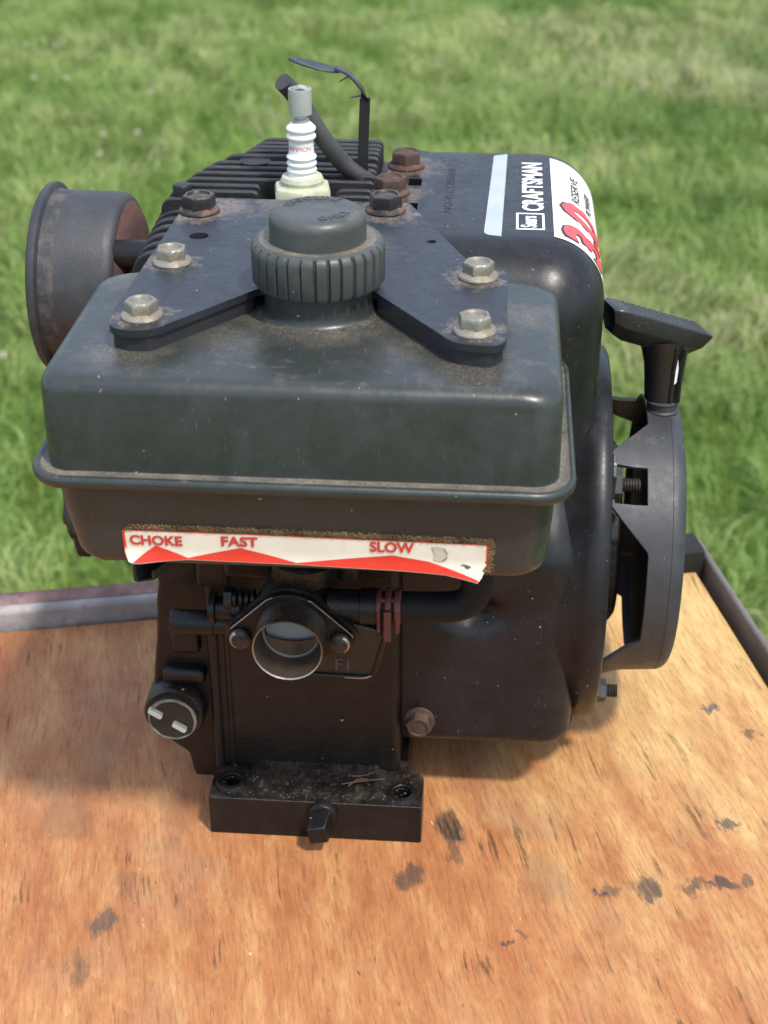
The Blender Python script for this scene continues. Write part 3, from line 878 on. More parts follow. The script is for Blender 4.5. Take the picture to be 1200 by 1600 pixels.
for k in range(1, 7):
    a = PI / 2 * k / 6
    i_ = .45 * (1 - math.cos(a))
    lo.append((19.3 - .75 * math.sin(a), .48 + i_, .28 + i_, .35 + i_, .35 + i_, 1.2))
g = G(); g.loft(tank_loops(lo), False, True)
g.obj('tank_lower_shell', M['tank'], tank)
# seam: a ledge and a rolled bead that droops below it
se = [(22.83, .05, .05, .05, .05, 1.1), (22.80, -.25, -.22, -.25, -.1, 1.35), (22.86, -.45, -.40, -.44, -.2, 1.5), (22.90, -.56, -.50, -.56, -.3, 1.6), (22.86, -.68, -.58, -.68, -.4, 1.7), (22.72, -.74, -.62, -.74, -.44, 1.75), (22.50, -.72, -.60, -.72, -.42, 1.75),
      (22.40, -.6, -.52, -.6, -.35, 1.6), (22.42, -.4, -.35, -.4, -.2, 1.4), (22.55, -.2, -.2, -.2, -.1, 1.3), (22.55, .05, .05, .05, .05, 1.2)]
g = G(); g.loft(tank_loops(se), False, False, mis=[1, 1, 0, 0, 0, 0, 0, 0, 0, 0])
sv = []
for (x, y, z) in g.v:    # slight unevenness of the moulded seam
    sv.append((x, y, z + .035 * math.sin(x * .9 + 1) * (1 if y < -5 else .3) + .02 * math.sin(x * 2.3)))
g.v = sv
g.obj('tank_seam', [M['tank'], M['tank_dusty']], tank, ang=50)
# neck with a soft fillet
CX, CY = .57, 1.6
g = G(); g.lathe([(2.60, 26.34), (2.40, 26.38), (2.28, 26.45), (2.2, 26.58), (2.17, 26.8), (2.15, 28.6)], (CX, CY, 0), 'z', 64, False, True)
g.obj('filler_neck', M['tank'], tank)
# ---- cap
NG = 31
def ribf(a, r_, t):
    if r_ < 0:
        ph = (a * NG / (2 * PI)) % 1.0
        d = 0.13 if (.40 < ph < .60) else 0
        return -r_ - d
    return r_
zb = 27.58
g = G()
nseg = NG * 10
g.lathe([(2.30, 0), (-2.52, .03), (-2.62, .16), (-2.63, 1.42), (-2.59, 1.58), (2.47, 1.72), (2.30, 1.78)], (CX, CY, zb), 'z', nseg, True, False, rf=ribf)
for i_, f_ in enumerate(g.f):
    if len(f_) == 4:
        c = sum((Vector(g.v[q]) for q in f_), Vector()) / 4
        if math.hypot(c.x - CX, c.y - CY) < 2.53 and zb + .1 < c.z < zb + 1.5:
            g.m[i_] = 1
cap = g.obj('fuel_cap', [M['cap'], M['groove']], eng, ang=40)
g = G(); g.lathe([(2.32, 1.775), (2.0, 1.75), (1.88, 1.76)], (CX, CY, zb), 'z', 72, False, False)
g.obj('cap_ledge', M['capdust'], cap)
g = G()
pr = [(1.90, 1.74), (1.885, 2.49)]
for k in range(1, 8):
    a = PI / 2 * k / 7
    pr.append((1.885 - .42 * (1 - math.cos(a)), 2.49 + .42 * math.sin(a)))
pr += [(1.30, 2.94), (1.1, 2.94), (.95, 2.91), (.4, 2.90)]
g.lathe(pr, (CX, CY, zb), 'z', 80, False, True)
g.obj('cap_dome', M['cap'], cap)
ZD = zb + 2.915
def arc_text(body, size, a_mid, rad, name, inward=False):
    for_v, for_f = text_geo(body, size, off=.012, space=1.15, align='CENTER', cuts=0)
    g = G()
    nn = len(for_v)
    def fn(u, v, t):
        a = a_mid + (u / rad if inward else -u / rad)
        rr = rad + size * .35 - v if inward else rad - size * .35 + v
        return (CX + rr * math.cos(a), CY + rr * math.sin(a), ZD + t)
    V = [fn(a, b, -.02) for a, b in for_v] + [fn(a, b, .05) for a, b in for_v]
    F = [tuple(i + nn for i in q) for q in for_f]
    ed = {}
    for q in for_f:
        for i in range(3):
            ed[(q[i], q[(i + 1) % 3])] = 1
    for (a, b) in list(ed):
        if (b, a) not in ed:
            F.append((a, b, b + nn, a + nn))
    g.add(V, F)
    return g.obj(name, M['cap'], cap)
arc_text('GASOLINE', .50, R(112), 1.22, 'embossed_lettering')
arc_text('ONLY', .50, R(-50), 1.22, 'embossed_lettering', True)

# ---- tank label
def ylow(z):      # front surface of the lower shell
    t = (22.3 - z)
    return -6.10 + .055 * t if z > 21 else (-6.03 + (21 - z) * .135 if z > 19.3 else -5.80)
LX0, LX1 = -6.25, 7.74
def lab(X, Y, lift=0.0):
    """zoomed photograph label units -> engine coordinates on the tank front"""
    u = (X - 20) / 1115
    x = LX0 + u * (LX1 - LX0)
    top = 55 + (X - 20) * .036
    z = 20.33 - (Y - top) * .0150
    y = ylow(z) - .045 - lift
    low = max(0, (19.25 - z))
    curl = max(0, (u - .80) / .2) ** 2 * low * .35 + max(0, (.12 - u) / .12) * low * .35
    return (x, y - curl - low * .10, z)
def label_grid(outline_top, outline_bot, xs, lift, mat_, name, parent, nv=6):
    g = G()
    V, F = [], []
    for X in xs:
        a, b = outline_top(X), outline_bot(X)
        for j in range(nv + 1):
            V.append(lab(X, a + (b - a) * j / nv, lift))
    n = nv + 1
    F = [(i * n + j, (i + 1) * n + j, (i + 1) * n + j + 1, i * n + j + 1) for i in range(len(xs) - 1) for j in range(nv)]
    g.add(V, F)
    return g.obj(name, mat_, parent)
def ip(tab):
    return lambda X: float(np.interp(X, [t[0] for t in tab], [t[1] for t in tab]))
xs = [20 + 1115 * i / 90 for i in range(91)]
top = ip([(20, 60), (28, 54), (400, 66), (1120, 97), (1135, 104)])
bot = ip([(20, 128), (32, 152), (44, 160), (110, 156), (215, 149), (548, 164), (860, 180), (1000, 190), (1105, 211), (1112, 200), (1135, 150)])
bot = ip([(20, 130), (34, 156), (60, 160), (215, 152), (548, 166), (860, 183), (1000, 194), (1104, 213), (1112, 192), (1135, 145)])
lab_o = label_grid(top, bot, xs, 0, M['white'], 'throttle_label', eng)
# red border: top band and ends
rb = label_grid(lambda X: top(X), lambda X: top(X) + 7, xs, .012, M['red'], 'red_border', lab_o, 1)
label_grid(top, bot, [20, 24, 28], .014, M['red'], 'red_border', lab_o)
label_grid(top, bot, [1121, 1128, 1135], .014, M['red'], 'red_border', lab_o)
zig = ip([(40, 159), (118, 108), (215, 146), (378, 115), (548, 160), (840, 136), (950, 156), (1100, 204)])
xz = [44, 60, 80, 100, 118] + [118 + (215 - 118) * i / 5 for i in range(1, 6)] + [215 + (378 - 215) * i / 8 for i in range(1, 9)] + [378 + (548 - 378) * i / 8 for i in range(1, 9)] + [548 + (840 - 548) * i / 12 for i in range(1, 13)] + [840 + (1100 - 840) * i / 12 for i in range(1, 13)]
label_grid(zig, lambda X: max(zig(X), bot(X) - 2), xz, .018, M['red'], 'red_zigzag', lab_o, 4)
for body, X, Y, sz, wdt in (('CHOKE', 40, 103, 30, 162), ('FAST', 321, 107, 30, 112), ('SLOW', 771, 123, 32, 134)):
    v_, f_ = text_geo(body, sz * 1.38, off=1.5, cuts=1)
    wx = max(p[0] for p in v_) - min(p[0] for p in v_)
    mn = min(p[0] for p in v_)
    g = G(); g.add([lab(X + (a - mn) * wdt / wx, Y - b + (a - mn) * .036, .03) for a, b in v_], f_)
    g.obj('lettering', M['redtext'], lab_o)
g = G()
tear = [(957, 108), (975, 108), (995, 112), (1008, 130), (1003, 150), (985, 156), (962, 150), (966, 130)]
g.add([lab(X, Y, .022) for X, Y in tear], [tuple(range(len(tear)))])
g.obj('torn_patch', pmat('torn_label_paper', (0.50, 0.46, 0.36), .7, var=.2, bump=.5), lab_o)
g = G()
for pth in ([(957, 112), (963, 124), (962, 134)], [(993, 112), (1004, 132), (1003, 142), (990, 154)], [(1048, 165), (1060, 166), (1076, 171)], [(1058, 170), (1070, 174)]):
    for a, b in zip(pth[:-1], pth[1:]):
        g.add([lab(a[0], a[1] - 1.6, .03), lab(b[0], b[1] - 1.6, .03), lab(b[0], b[1] + 1.6, .03), lab(a[0], a[1] + 1.6, .03)], [(0, 1, 2, 3)])
g.obj('dark_nick', M['ink'], lab_o)
# ragged adhesive along the top and right edge
g = G()
V, F = [], []
N_ = 260
for i in range(N_ + 1):
    X = 24 + (1145 - 24) * i / N_
    hh = random.uniform(9, 19) * min(1, i / 8) if X < 1120 else random.uniform(16, 22)
    tp = top(min(X, 1130))
    V += [lab(X, tp + 3, .01 + random.uniform(0, .05)), lab(X, tp - hh * .5, random.uniform(0, .08)), lab(X, tp - hh, -.03)]
F = [(i * 3 + j, (i + 1) * 3 + j, (i + 1) * 3 + j + 1, i * 3 + j + 1) for i in range(N_) for j in range(2)]
g.add(V, F)
b0 = len(g.v)
V = []
for i in range(41):
    Y = 88 + (182 - 88) * i / 40
    X = 1147 + random.uniform(-4, 4) - i * .25
    V += [lab(1122 - max(0, i - 25) * .8, Y, .005), lab((1122 + X) / 2 + 6, Y, random.uniform(0, .07)), lab(X, Y, -.03)]
g.add(V, [(i * 3 + j, (i + 1) * 3 + j, (i + 1) * 3 + j + 1, i * 3 + j + 1) for i in range(40) for j in range(2)])
g.obj('glue_residue', M['glue'], lab_o, ang=20)
g = G()
for k in range(420):
    if random.random() < .86:
        X = random.uniform(40, 1140); Y = top(min(X, 1130)) - random.uniform(1, 17)
    else:
        X = random.uniform(1128, 1146); Y = random.uniform(90, 180)
    s_ = random.uniform(1.5, 5); q = random.uniform(.6, 2.2)
    a = lab(X, Y, .07)
    g.add([lab(X - s_, Y - q, .03), lab(X + s_, Y - q * .4, .05), lab(X + s_ * .6, Y + q, .03), a], [(0, 1, 3), (1, 2, 3), (2, 0, 3)])
o = g.obj('glue_crumbs', pmat('glue_crumb', (.21, .13, .055), .8, var=.7, bump=.6), lab_o, ang=10)
o['kind'] = 'stuff'

# ---- blower housing
def hous_outline():
    P = []
    def arc(cx, cy, r_, a0, a1, n):
        for k in range(n + 1):
            a = R(a0 + (a1 - a0) * k / n)
            P.append((cx + r_ * math.cos(a), cy + r_ * math.sin(a)))
    for k in range(31):
        P.append((3.1, 4.6 + (13.4 - 4.6) * k / 30))
    for k in range(1, 15):
        t = k / 15; s_ = t * t * (3 - 2 * t)
        P.append((3.1 + 2.6 * s_, 13.4 + 4.6 * t))
    for k in range(8):
        P.append((5.7, 18.0 + 5.7 * k / 7 * .98))
    arc(8.95, 23.75, 3.25, 180, 90, 14)
    for k in range(1, 14):
        P.append((8.95 + (20.4 - 8.95) * k / 14, 27.0))
    arc(20.4, 24.0, 3.0, 90, 0, 12)
    for k in range(1, 8):
        t = k / 8
        P.append((23.4 - 1.7 * t, 24 - 12.0 * t))
    arc(12, 10.6, 9.7, 8, -108, 26)
    P.append((6.5, 2.1)); P.append((4.8, 2.9))
    arc(4.1, 4.3, 1.0, -115, -180, 5)
    return P
ol = hous_outline()
def normals(P):
    out = []
    for i in range(len(P)):
        a, b = Vector(P[i - 1]), Vector(P[(i + 1) % len(P)])
        d = (b - a).normalized()
        out.append((-d.y, d.x))       # clockwise outline -> outward
    return out
nm = normals(ol)
XR = 12.35
def rad_at(y, z):
    return 1.5 + 1.35 * min(1, max(0, (z - 13) / 6))
def xr_at(z):
    return 12.0 + .35 * min(1, max(0, (z - 12) / 8))
def dent(x, y, z):
    if y > 3.4:
        return (x, y, z)
    d2 = ((x - 7.05) / 1.25) ** 2 + ((z - 10.95) / .70) ** 2
    dd = .95 * math.exp(-d2)
    # a shallow crease running up from the dent
    d3 = ((x - 6.2) / 2.6) ** 2 + ((z - 11.6) / .9) ** 2
    return (x, y + dd + .16 * math.exp(-d3), z)
stations = [('f', 3.87 + (8.2 - 3.87) * k / 30) for k in range(31)] + [('g', k / 6) for k in range(1, 7)] + [('a', k / 12) for k in range(1, 13)]
loops = []
for kind, t in stations:
    L = []
    for (y, z), (ny_, nz_) in zip(ol, nm):
        rr = rad_at(y, z); xr = xr_at(z)
        if kind == 'f':
            x, ins = t, 0
        elif kind == 'g':
            x, ins = 8.2 + (xr - rr - 8.2) * t, 0
        else:
            a = PI / 2 * t
            x, ins = xr - rr * (1 - math.sin(a)), rr * (1 - math.cos(a))
        L.append(dent(x, y - ny_ * ins, z - nz_ * ins))
    loops.append(L)
g = G(); g.loft(loops, True, True)
hs = g.obj('blower_housing', M['housing'], eng, ang=60)
# top tab reaching over the head
g = G()
g.prism(poly_round([(1.9, 12.9), (3.25, 12.9), (3.25, 21.0), (2.3, 21.0)], [.3, 0, 0, .5], 4), 26.72, 27.003, 'xy')
g.box(3.252, 3.93, 12.9, 15.4, 26.72, 27.003); g.box(3.252, 3.93, 16.45, 21.0, 26.72, 27.003)
g.obj('housing_tab', M['housing'], hs)
g = G(); g.box(2.2, 3.86, 13, 20.8, 26.1, 26.3)  # black floor added below the slot to stand for the shade inside it
g.obj('slot_shade_floor', M['ink'], hs)
g = G(); g.lathe([(.26, 0), (.26, .03), (.1, .03)], (4.76, 7.11, 26.93), 'z', 18)  # black disc painting the shade inside the small bracket hole
g.obj('painted_hole_shade', M['ink'], hs)
# hex bolt low on the housing front
hb = blkg.obj('bolt', M['rustbolt'], hs, ang=28, loc=(4.72, 3.12, 4.9), rot=(R(90), R(12), 0))
hb.scale = (.82, .82, .9)
# decals
ZH = 27.0
st_ = poly_round([(6.93, 8.95), (7.75, 8.75), (7.80, 20.6), (7.42, 20.6)], [.5, .05, .05, .25], 4)
st_ = poly_round([(6.95, 8.9), (7.72, 8.75), (7.92, 20.7), (7.25, 20.4)], [.45, .05, .05, .2], 4)
g = G(); g.prism(st_, ZH - .01, ZH + .015, 'xy')
g.obj('silver_stripe', M['silver'], hs)
def deck(x_base, y0, lift=.012):
    return lambda u, v, t: (x_base - v, y0 + u, ZH + lift + t)
# brand lettering: reads away from the camera, tops of letters to the left
def fit_text(name, body, x0, x1, y0, y1, mat_, off=.05, slant=0.0, lift=.014):
    v_, f_ = text_geo(body, 1.0, off=off)
    a0, a1 = min(p[0] for p in v_), max(p[0] for p in v_)
    b0, b1 = min(p[1] for p in v_), max(p[1] for p in v_)
    g = G()
    g.add([(x1 - (b - b0) / (b1 - b0) * (x1 - x0) + slant * (a - a0), y0 + (a - a0) / (a1 - a0) * (y1 - y0), ZH + lift) for a, b in v_], f_)
    return g.obj(name, mat_, hs)
fit_text('brand_lettering', 'CRAFTSMAN', 8.62, 9.62, 12.15, 19.35, M['letter_white'], off=.032)
fit_text('brand_lettering', 'Sears', 8.55, 9.28, 9.95, 11.45, M['letter_white'], off=.03)
g = G()
def frame(x0, x1, y0, y1, t):
    for a in ((x0, x1, y0, y0 + t * 1.5), (x0, x1, y1 - t * 1.5, y1), (x0, x0 + t, y0 + t * 1.5, y1 - t * 1.5), (x1 - t, x1, y0 + t * 1.5, y1 - t * 1.5)):
        g.add([(a[0], a[2], ZH + .013), (a[1], a[2], ZH + .013), (a[1], a[3], ZH + .013), (a[0], a[3], ZH + .013)], [(0, 1, 2, 3)])
frame(8.36, 9.62, 9.65, 11.85, .10)
g.obj('brand_frame', M['letter_white'], hs)
fit_text('stamped_number', 'NO-451,1205808', 5.05, 5.5, 11.7, 18.2, M['stamp'], off=-.012, lift=.006)
# wrap-round white label, built on the same fillet as the housing
RT = rad_at(14, 27); XT = xr_at(27)
S0 = XT - RT
def wrap(s_, y, lift):
    """s_: distance across from x = 9.6 along the top, then round the fillet"""
    x = 10.02 + s_
    if x <= S0:
        return (x, y, ZH + lift)
    a = min((x - S0) / RT, 1.5)
    return (S0 + (RT + lift) * math.sin(a), y, ZH - RT + (RT + lift) * math.cos(a))
SL = 3.75
g = G()
V, F = [], []
ys = [8.95 + (20.3 - 8.95) * j / 24 for j in range(25)]
SL = 3.5
for i in range(29):
    s_ = SL * i / 28
    for y in ys:
        V.append(wrap(s_, y - max(0, s_ - 1.0) * 0.0, .018))
F = [(i * 25 + j, (i + 1) * 25 + j, (i + 1) * 25 + j + 1, i * 25 + j + 1) for i in range(28) for j in range(24)]
g.add(V, F)
ps = g.obj('power_label', M['white2'], hs, ang=60)
def wrap_text(name, body, s0, s1, y0, y1, mat_, off, lift, shear=0.0, dy=0.0, ds=0.0):
    v_, f_ = text_geo(body, 1.0, off=off, cuts=3)
    a0, a1 = min(p[0] for p in v_), max(p[0] for p in v_)
    b0, b1 = min(p[1] for p in v_), max(p[1] for p in v_)
    g = G()
    V = []
    for a, b in v_:
        vv = (b - b0) / (b1 - b0)
        V.append(wrap(s1 - vv * (s1 - s0) + ds, y0 + (a - a0) / (a1 - a0) * (y1 - y0) + shear * (vv - .5) + dy, lift))
    g.add(V, f_)
    return g.obj(name, mat_, ps, ang=60)
wrap_text('number_outline', '3.0', .35, 3.15, 9.25, 14.6, M['ink'], .060, .034, shear=.15, dy=-.05, ds=-.05)  # printed black outline behind the red number
wrap_text('number', '3.0', .42, 3.10, 9.4, 14.45, M['rednum'], .045, .052, shear=.15)
wrap_text('lettering', 'RESERVE', 1.0, 1.5, 14.9, 18.6, M['ink'], .02, .036)
wrap_text('lettering', 'POWER', 1.9, 2.4, 14.9, 18.0, M['ink'], .02, .036)
# flange ring round the flywheel
g = G(); g.lathe([(8.6, 9.6), (8.9, 10.8), (9.1, 11.9), (9.28, 12.05), (9.34, 12.6), (9.26, 13.0), (9.05, 13.12), (8.5, 13.12), (6.6, 12.9), (6.5, 12.2)], (0, 12.0, 10.5), 'x', 96, False, False)
g.obj('flywheel_ring', M['housing'], hs, ang=50)
# recessed back plate and rotating debris screen
g = G(); g.lathe([(6.6, 12.2), (3, 12.15)], (0, 12, 10.5), 'x', 48, False, True)
g.obj('inner_plate', M['ink'], hs)
g = G(); g.lathe([(4.5, 12.2), (4.5, 13.8), (4.2, 14.0), (2, 14.0)], (0, 12, 10.5), 'x', 64, False, True)
scr = g.obj('debris_screen', M['screen'], hs)
g = G()
for ri in range(4):
    for k in range(46):
        a = 2 * PI * (k + .5 * (ri % 2)) / 46
        x = 12.45 + ri * .38
        c = Vector((x, 12 + 4.52 * math.cos(a), 10.5 + 4.52 * math.sin(a)))
        t1 = Vector((0, -math.sin(a), math.cos(a)))
        g.add([tuple(c + Vector((1, 0, 0)) * .19 * math.cos(b) + t1 * .19 * math.sin(b)) for b in [2 * PI * q / 8 for q in range(8)]], [tuple(range(8))])
g.obj('screen_holes', M['ink'], scr)

# ---- recoil starter
rs = link(bpy.data.objects.new('recoil_starter', None)); rs.parent = eng
RC = 6.85
def leftx(deg):
    best = 15.0
    for c_, w0, w1 in ((40, 9, 28), (130, 6, 22), (-50, 4, 11), (220, 4, 11)):
        d = abs((deg - c_ + 180) % 360 - 180)
        if d < w0:
            best = min(best, 13.05)
        elif d < w1:
            best = min(best, 13.05 + (15.0 - 13.05) * (d - w0) / (w1 - w0))
    return best
g = G()
NA = 240
prof_n = 10
V = []
for i in range(NA):
    deg = 360 * i / NA
    a = R(deg)
    x0 = leftx(deg)
    for j in range(prof_n + 1):
        t = j / prof_n
        x = x0 + (16.1 - x0) * t
        r_ = RC + .06 * (16.1 - x) + (max(0, 14.3 - x)) * .25
        V.append((x, 12 - r_ * math.sin(a), 10.5 + r_ * math.cos(a)))
F = []
n = prof_n + 1
for i in range(NA):
    deg = 360 * (i + .5) / NA
    k = (i + 1) % NA
    for j in range(prof_n):
        x0 = leftx(deg)
        xm = x0 + (16.1 - x0) * (j + .5) / prof_n
        if abs(deg - 42) < 7.6 and 13.25 < xm < 15.0:
            continue          # window over the nut
        F.append((i * n + j, i * n + j + 1, k * n + j + 1, k * n + j))
g.add(V, F)
cup = g.obj('starter_cup', M['starter'], rs, ang=45)
so_ = cup.modifiers.new('thick', 'SOLIDIFY'); so_.thickness = .22 * K; so_.offset = -1
bevel(cup, .05, 2, 50)
g = G(); pr = []
for k in range(0, 8):
    a = PI / 2 * k / 7
    pr.append((RC - .65 * (1 - math.cos(a)) + (0 if k else .003), 16.1 + .65 * math.sin(a)))
pr += [(5.0, 16.75), (4.8, 16.6), (2, 16.6)]
g.lathe(pr, (0, 12, 10.5), 'x', 96, False, True)
g.obj('starter_face', M['starter'], cup)
g = G(); g.lathe([(5.4, 16.5), (5.4, 15.4), (5.0, 15.2), (1.5, 15.2)], (0, 12, 10.5), 'x', 60, False, True)
g.obj('starter_reel', M['dark'], rs)
g = G(); g.lathe([(1.2, 12.1), (1.2, 15)], (0, 12, 10.5), 'x', 24)
g.obj('starter_hub', M['screen'], rs)
for c_ in (40, 130, -50, 220):      # feet bending out to the ring
    a = R(c_)
    g = G()
    u = Vector((0, -math.sin(a), math.cos(a))); t1 = Vector((0, -math.cos(a), -math.sin(a)))
    c = Vector((0, 12, 10.5))
    Vv = []
    for x, r0, r1 in ((13.13, 7.0, 8.7), (13.33, 7.0, 8.7)):
        for r_, w_ in ((r0, 1.15), (r1, .55)):
            Vv += [tuple(c + u * r_ + t1 * w_ + Vector((x, 0, 0))), tuple(c + u * r_ - t1 * w_ + Vector((x, 0, 0)))]
    g.add(Vv, [(0, 1, 3, 2), (4, 6, 7, 5), (0, 2, 6, 4), (1, 5, 7, 3), (2, 3, 7, 6), (0, 4, 5, 1)])
    bevel(g.obj('starter_foot', M['starter'], rs), .05, 2)
# studs with nuts
def stud(name, c, length, rn=.62, rt=.34, parent=None):
    def hexr(a, r_, t):
        if r_ < 0:
            a6 = (a % (PI / 3)) - PI / 6
            return -r_ / math.cos(a6)
        return r_
    g = G(); g.lathe([(.9, -.05), (.9, .1), (-rn * .96, .11), (-rn, .16), (-rn, .62), (-rn * .9, .72), (rt, .74)], c, 'x', 48, rf=hexr)
    o = g.obj('nut', M['starter'], parent, ang=28)
    pr = [(rt, .5)]
    x = .74
    while x < length:
        pr += [(rt, x), (rt * .84, x + .06), (rt, x + .12)]
        x += .13
    pr.append((rt * .8, length + .08))
    g = G(); g.lathe(pr, c, 'x', 24)
    g.obj('threaded_stud', M['tube'] if name == 'a' else M['dark'], o, ang=25)
a = R(42)
stud('a', (12.95, 12 - 7.0 * math.sin(a), 10.5 + 7.0 * math.cos(a)), 1.5, .72, .34, rs)
stud('b', (12.95, 6.1, 4.9), 1.15, .5, .33, rs)
# rope guide and T handle
HX, HY = 15.75, 12.0
g = G(); g.lathe([(.78, 0), (.80, .12), (.74, .2), (.74, .5), (.80, .58), (.6, .62)], (HX, HY, 17.3), 'z', 30)
g.obj('rope_guide', M['starter'], rs)
hd = link(bpy.data.objects.new('pull_handle', None)); hd.parent = rs
# stem: oval, widening upward
g = G()
L = []
for z, a_, b_, dx in ((17.95, .84, .55, -.05), (18.8, .90, .58, -.06), (19.8, .98, .65, -.08), (20.5, 1.10, .8, -.14), (21.1, 1.25, .9, -.2)):
    L.append([(HX + dx + a_ * math.cos(2 * PI * k / 28), HY + b_ * math.sin(2 * PI * k / 28), z) for k in range(28)])
g.loft(L)
for dx in (.28, .66):
    g.tube([(HX + dx, HY - .52, 18.0), (HX + dx, HY - .58, 19.4), (HX + dx + .05, HY - .78, 20.9)], .09, 8)
g.obj('grip_stem', M['handle'], hd)
# grip bar: a hollow trapezoid with an open left end
def bar_pt(s_, y, z):       # s_ along the bar
    ca, sa = math.cos(R(20)), math.sin(R(20))
    X0, Y0, Z0 = 15.15, HY, 21.55
    tl = .36
    return (X0 + s_ * ca * .94 - y * sa + z * tl * ca, Y0 + s_ * sa * .94 + y * ca, Z0 - s_ * tl + z * .94)
def trap(s_, k=1.0, top_=.62, drop=0):
    pts_ = [(-.5, -.95), (.5, -.95), (1.0, -.15), (.85, .62), (-.85, .62), (-1.0, -.15)]
    return [bar_pt(s_ + (.9 * (z_ - .62) * drop), y_ * k, z_ * k) for y_, z_ in poly_round(pts_, .16, 3)]
g = G()
secs = [(-2.9, .66, 0), (-2.72, .92, -.5), (-2.45, 1.0, -.5), (-1.4, 1.0, -.2), (0, 1.0, 0), (1.4, 1.0, .2), (2.3, .98, .55), (2.55, .86, .55)]
L = [trap(-1.9, .70), trap(-2.9, .80, drop=-.4)] + [trap(s_, k, drop=d) for s_, k, d in secs[1:]]
g.loft(L, True, True, mis=[1] + [0] * (len(L) - 2))
bar = g.obj('grip_bar', [M['handle'], M['ink']], hd, ang=30)
bar.data.polygons[len(bar.data.polygons) - 2].material_index = 1
g = G()
for k in range(14):
    s_ = -1.9 + 3.9 * k / 13
    g.loft([[bar_pt(s_ - .06, -.72, .61), bar_pt(s_ + .06, -.72, .61), bar_pt(s_ + .06, .72, .61), bar_pt(s_ - .06, .72, .61)],
            [bar_pt(s_ - .03, -.68, .645), bar_pt(s_ + .03, -.68, .645), bar_pt(s_ + .03, .68, .645), bar_pt(s_ - .03, .68, .645)]])
g.obj('grip_ridges', M['handle'], hd)
g = G()
pts_ = [(HX + .36, 19.0), (HX + .47, 19.1), (HX + .50, 19.8), (HX + .44, 20.3), (HX + .38, 19.7)]
g.prism(pts_, HY - .72, HY - .60, 'xz')
g.obj('paint_fleck', M['letter_white'], hd)

# ---- cylinder head and cylinder fins
hdd = G(); hdd.prism(poly_round([(-7.0, 11.2), (2.2, 11.2), (2.2, 21), (-4.0, 21), (-6.4, 17)], .8, 4), 25.6, 26.4, 'xy')
head = hdd.obj('cylinder_head', M['fin'], eng)
g = G(); g.prism(poly_round([(-7.3, 6.4), (3.0, 6.4), (3.0, 12.0), (-7.0, 12.0)], .5, 4), 25.0, 26.2, 'xy')
g.obj('head_deck', M['fin'], head)
ys_ = [12.9 + .70 * k for k in range(12)]
for k, y in enumerate(ys_):
    xl = float(np.interp(y, [12.5, 15.5, 17.6, 18.2, 20.8], [-8.2, -7.4, -6.4, -5.4, -4.7]))
    zt = float(np.interp(y, [12.5, 13.6, 16, 17.5, 17.9, 20.5], [26.9, 27.15, 27.4, 27.5, 27.65, 27.6]))
    segs = [(xl, 1.7)]
    if 12.5 < y < 15.0:
        segs = [(xl, -3.6), (-.1, 1.7)]
    elif 15.0 <= y < 17.4:
        segs = [(xl, 1.7)]
    for q, (x0, x1) in enumerate(segs):
        pts_ = [(x0, 25.6), (x0, zt), (x1, zt), (x1, 25.6)] if q == 0 else [(x0, 25.6), (x0, zt - .1), (x1, zt - .1), (x1, 25.6)]
        pl = poly_round(pts_, [0, 1.5 if q == 0 else .5, .3, 0], 8)
        g = G(); g.prism(pl, y - .16, y + .16, 'xz')
        bevel(g.obj('fin', M['fin'], head), .07, 2, 50)
# cylinder fins (stacked sideways, seen left of the bracket)
cyl = G(); cyl.box(-5.8, 2.0, 6.8, 19, 17.5, 25.4)
cylo = bevel(cyl.obj('cylinder', M['fin'], eng), .8, 3)
for k in range(7):
    y = 7.3 + 1.08 * k
    xl = -8.35 - .04 * k
    z1 = 26.5
    pl = poly_round([(xl, 18.5), (xl, z1), (-5.4, z1), (-5.4, 18.5)], [.5, 1.7, 0, 0], 8)
    g = G(); g.prism(pl, y - .2, y + .2, 'xz')
    bevel(g.obj('fin', M['fin'], cylo), .07, 2, 50)
g = G(); g.lathe([(.45, 0), (.45, .9), (.38, 1.0), (.1, 1.02)], (-7.2, 13.6, 26.4), 'z', 20)
g.obj('head_stud', M['black'], head)
g = G(); g.lathe([(.75, 0), (.75, .05), (.6, .06), (.3, .07)], (-4.3, 17.3, 27.42), 'z', 28)
g.obj('head_washer', M['fin'], head)

# ---- spark plug
PX, PY = -1.55, 13.6
sp_ = link(bpy.data.objects.new('spark_plug', None)); sp_.parent = eng
def hexr2(a, r_, t):
    if r_ < 0:
        a6 = ((a + .35) % (PI / 3)) - PI / 6
        return -r_ / math.cos(a6)
    return r_
g = G(); g.lathe([(1.25, 26.2), (1.25, 26.5), (-1.24, 26.55), (-1.26, 26.65), (-1.26, 27.35), (-1.2, 27.48), (1.02, 27.55), (.98, 27.62), (1.0, 27.78), (.92, 27.95), (.8, 28.0)], (PX, PY, 0), 'z', 48, rf=hexr2)
g.obj('hex_shell', M['gasket'], sp_, ang=30)
pr = [(.66, 27.95)]
for zc in (28.25, 28.55, 28.85):
    pr += [(.60, zc - .12), (.68, zc - .06), (.70, zc), (.68, zc + .06), (.60, zc + .12)]
pr += [(.58, 29.1), (.575, 29.55)]
for zc in (29.8, 30.15):
    pr += [(.60, zc - .14), (.67, zc - .08), (.69, zc), (.67, zc + .08), (.60, zc + .14)]
pr += [(.5, 30.4), (.35, 30.45)]
g = G(); g.lathe(pr, (PX, PY, 0), 'z', 48)
g.obj('insulator', M['porcelain'], sp_, ang=60)
def plug_fn(u, v, t):
    a = -PI / 2 + (u - .2) / .59
    return (PX + .585 * math.cos(a), PY + .585 * math.sin(a), 29.22 + v)
text_obj('lettering', 'CHAMPION', .30, plug_fn, M['redtext'], sp_, align='CENTER', cuts=1, off=-.001)
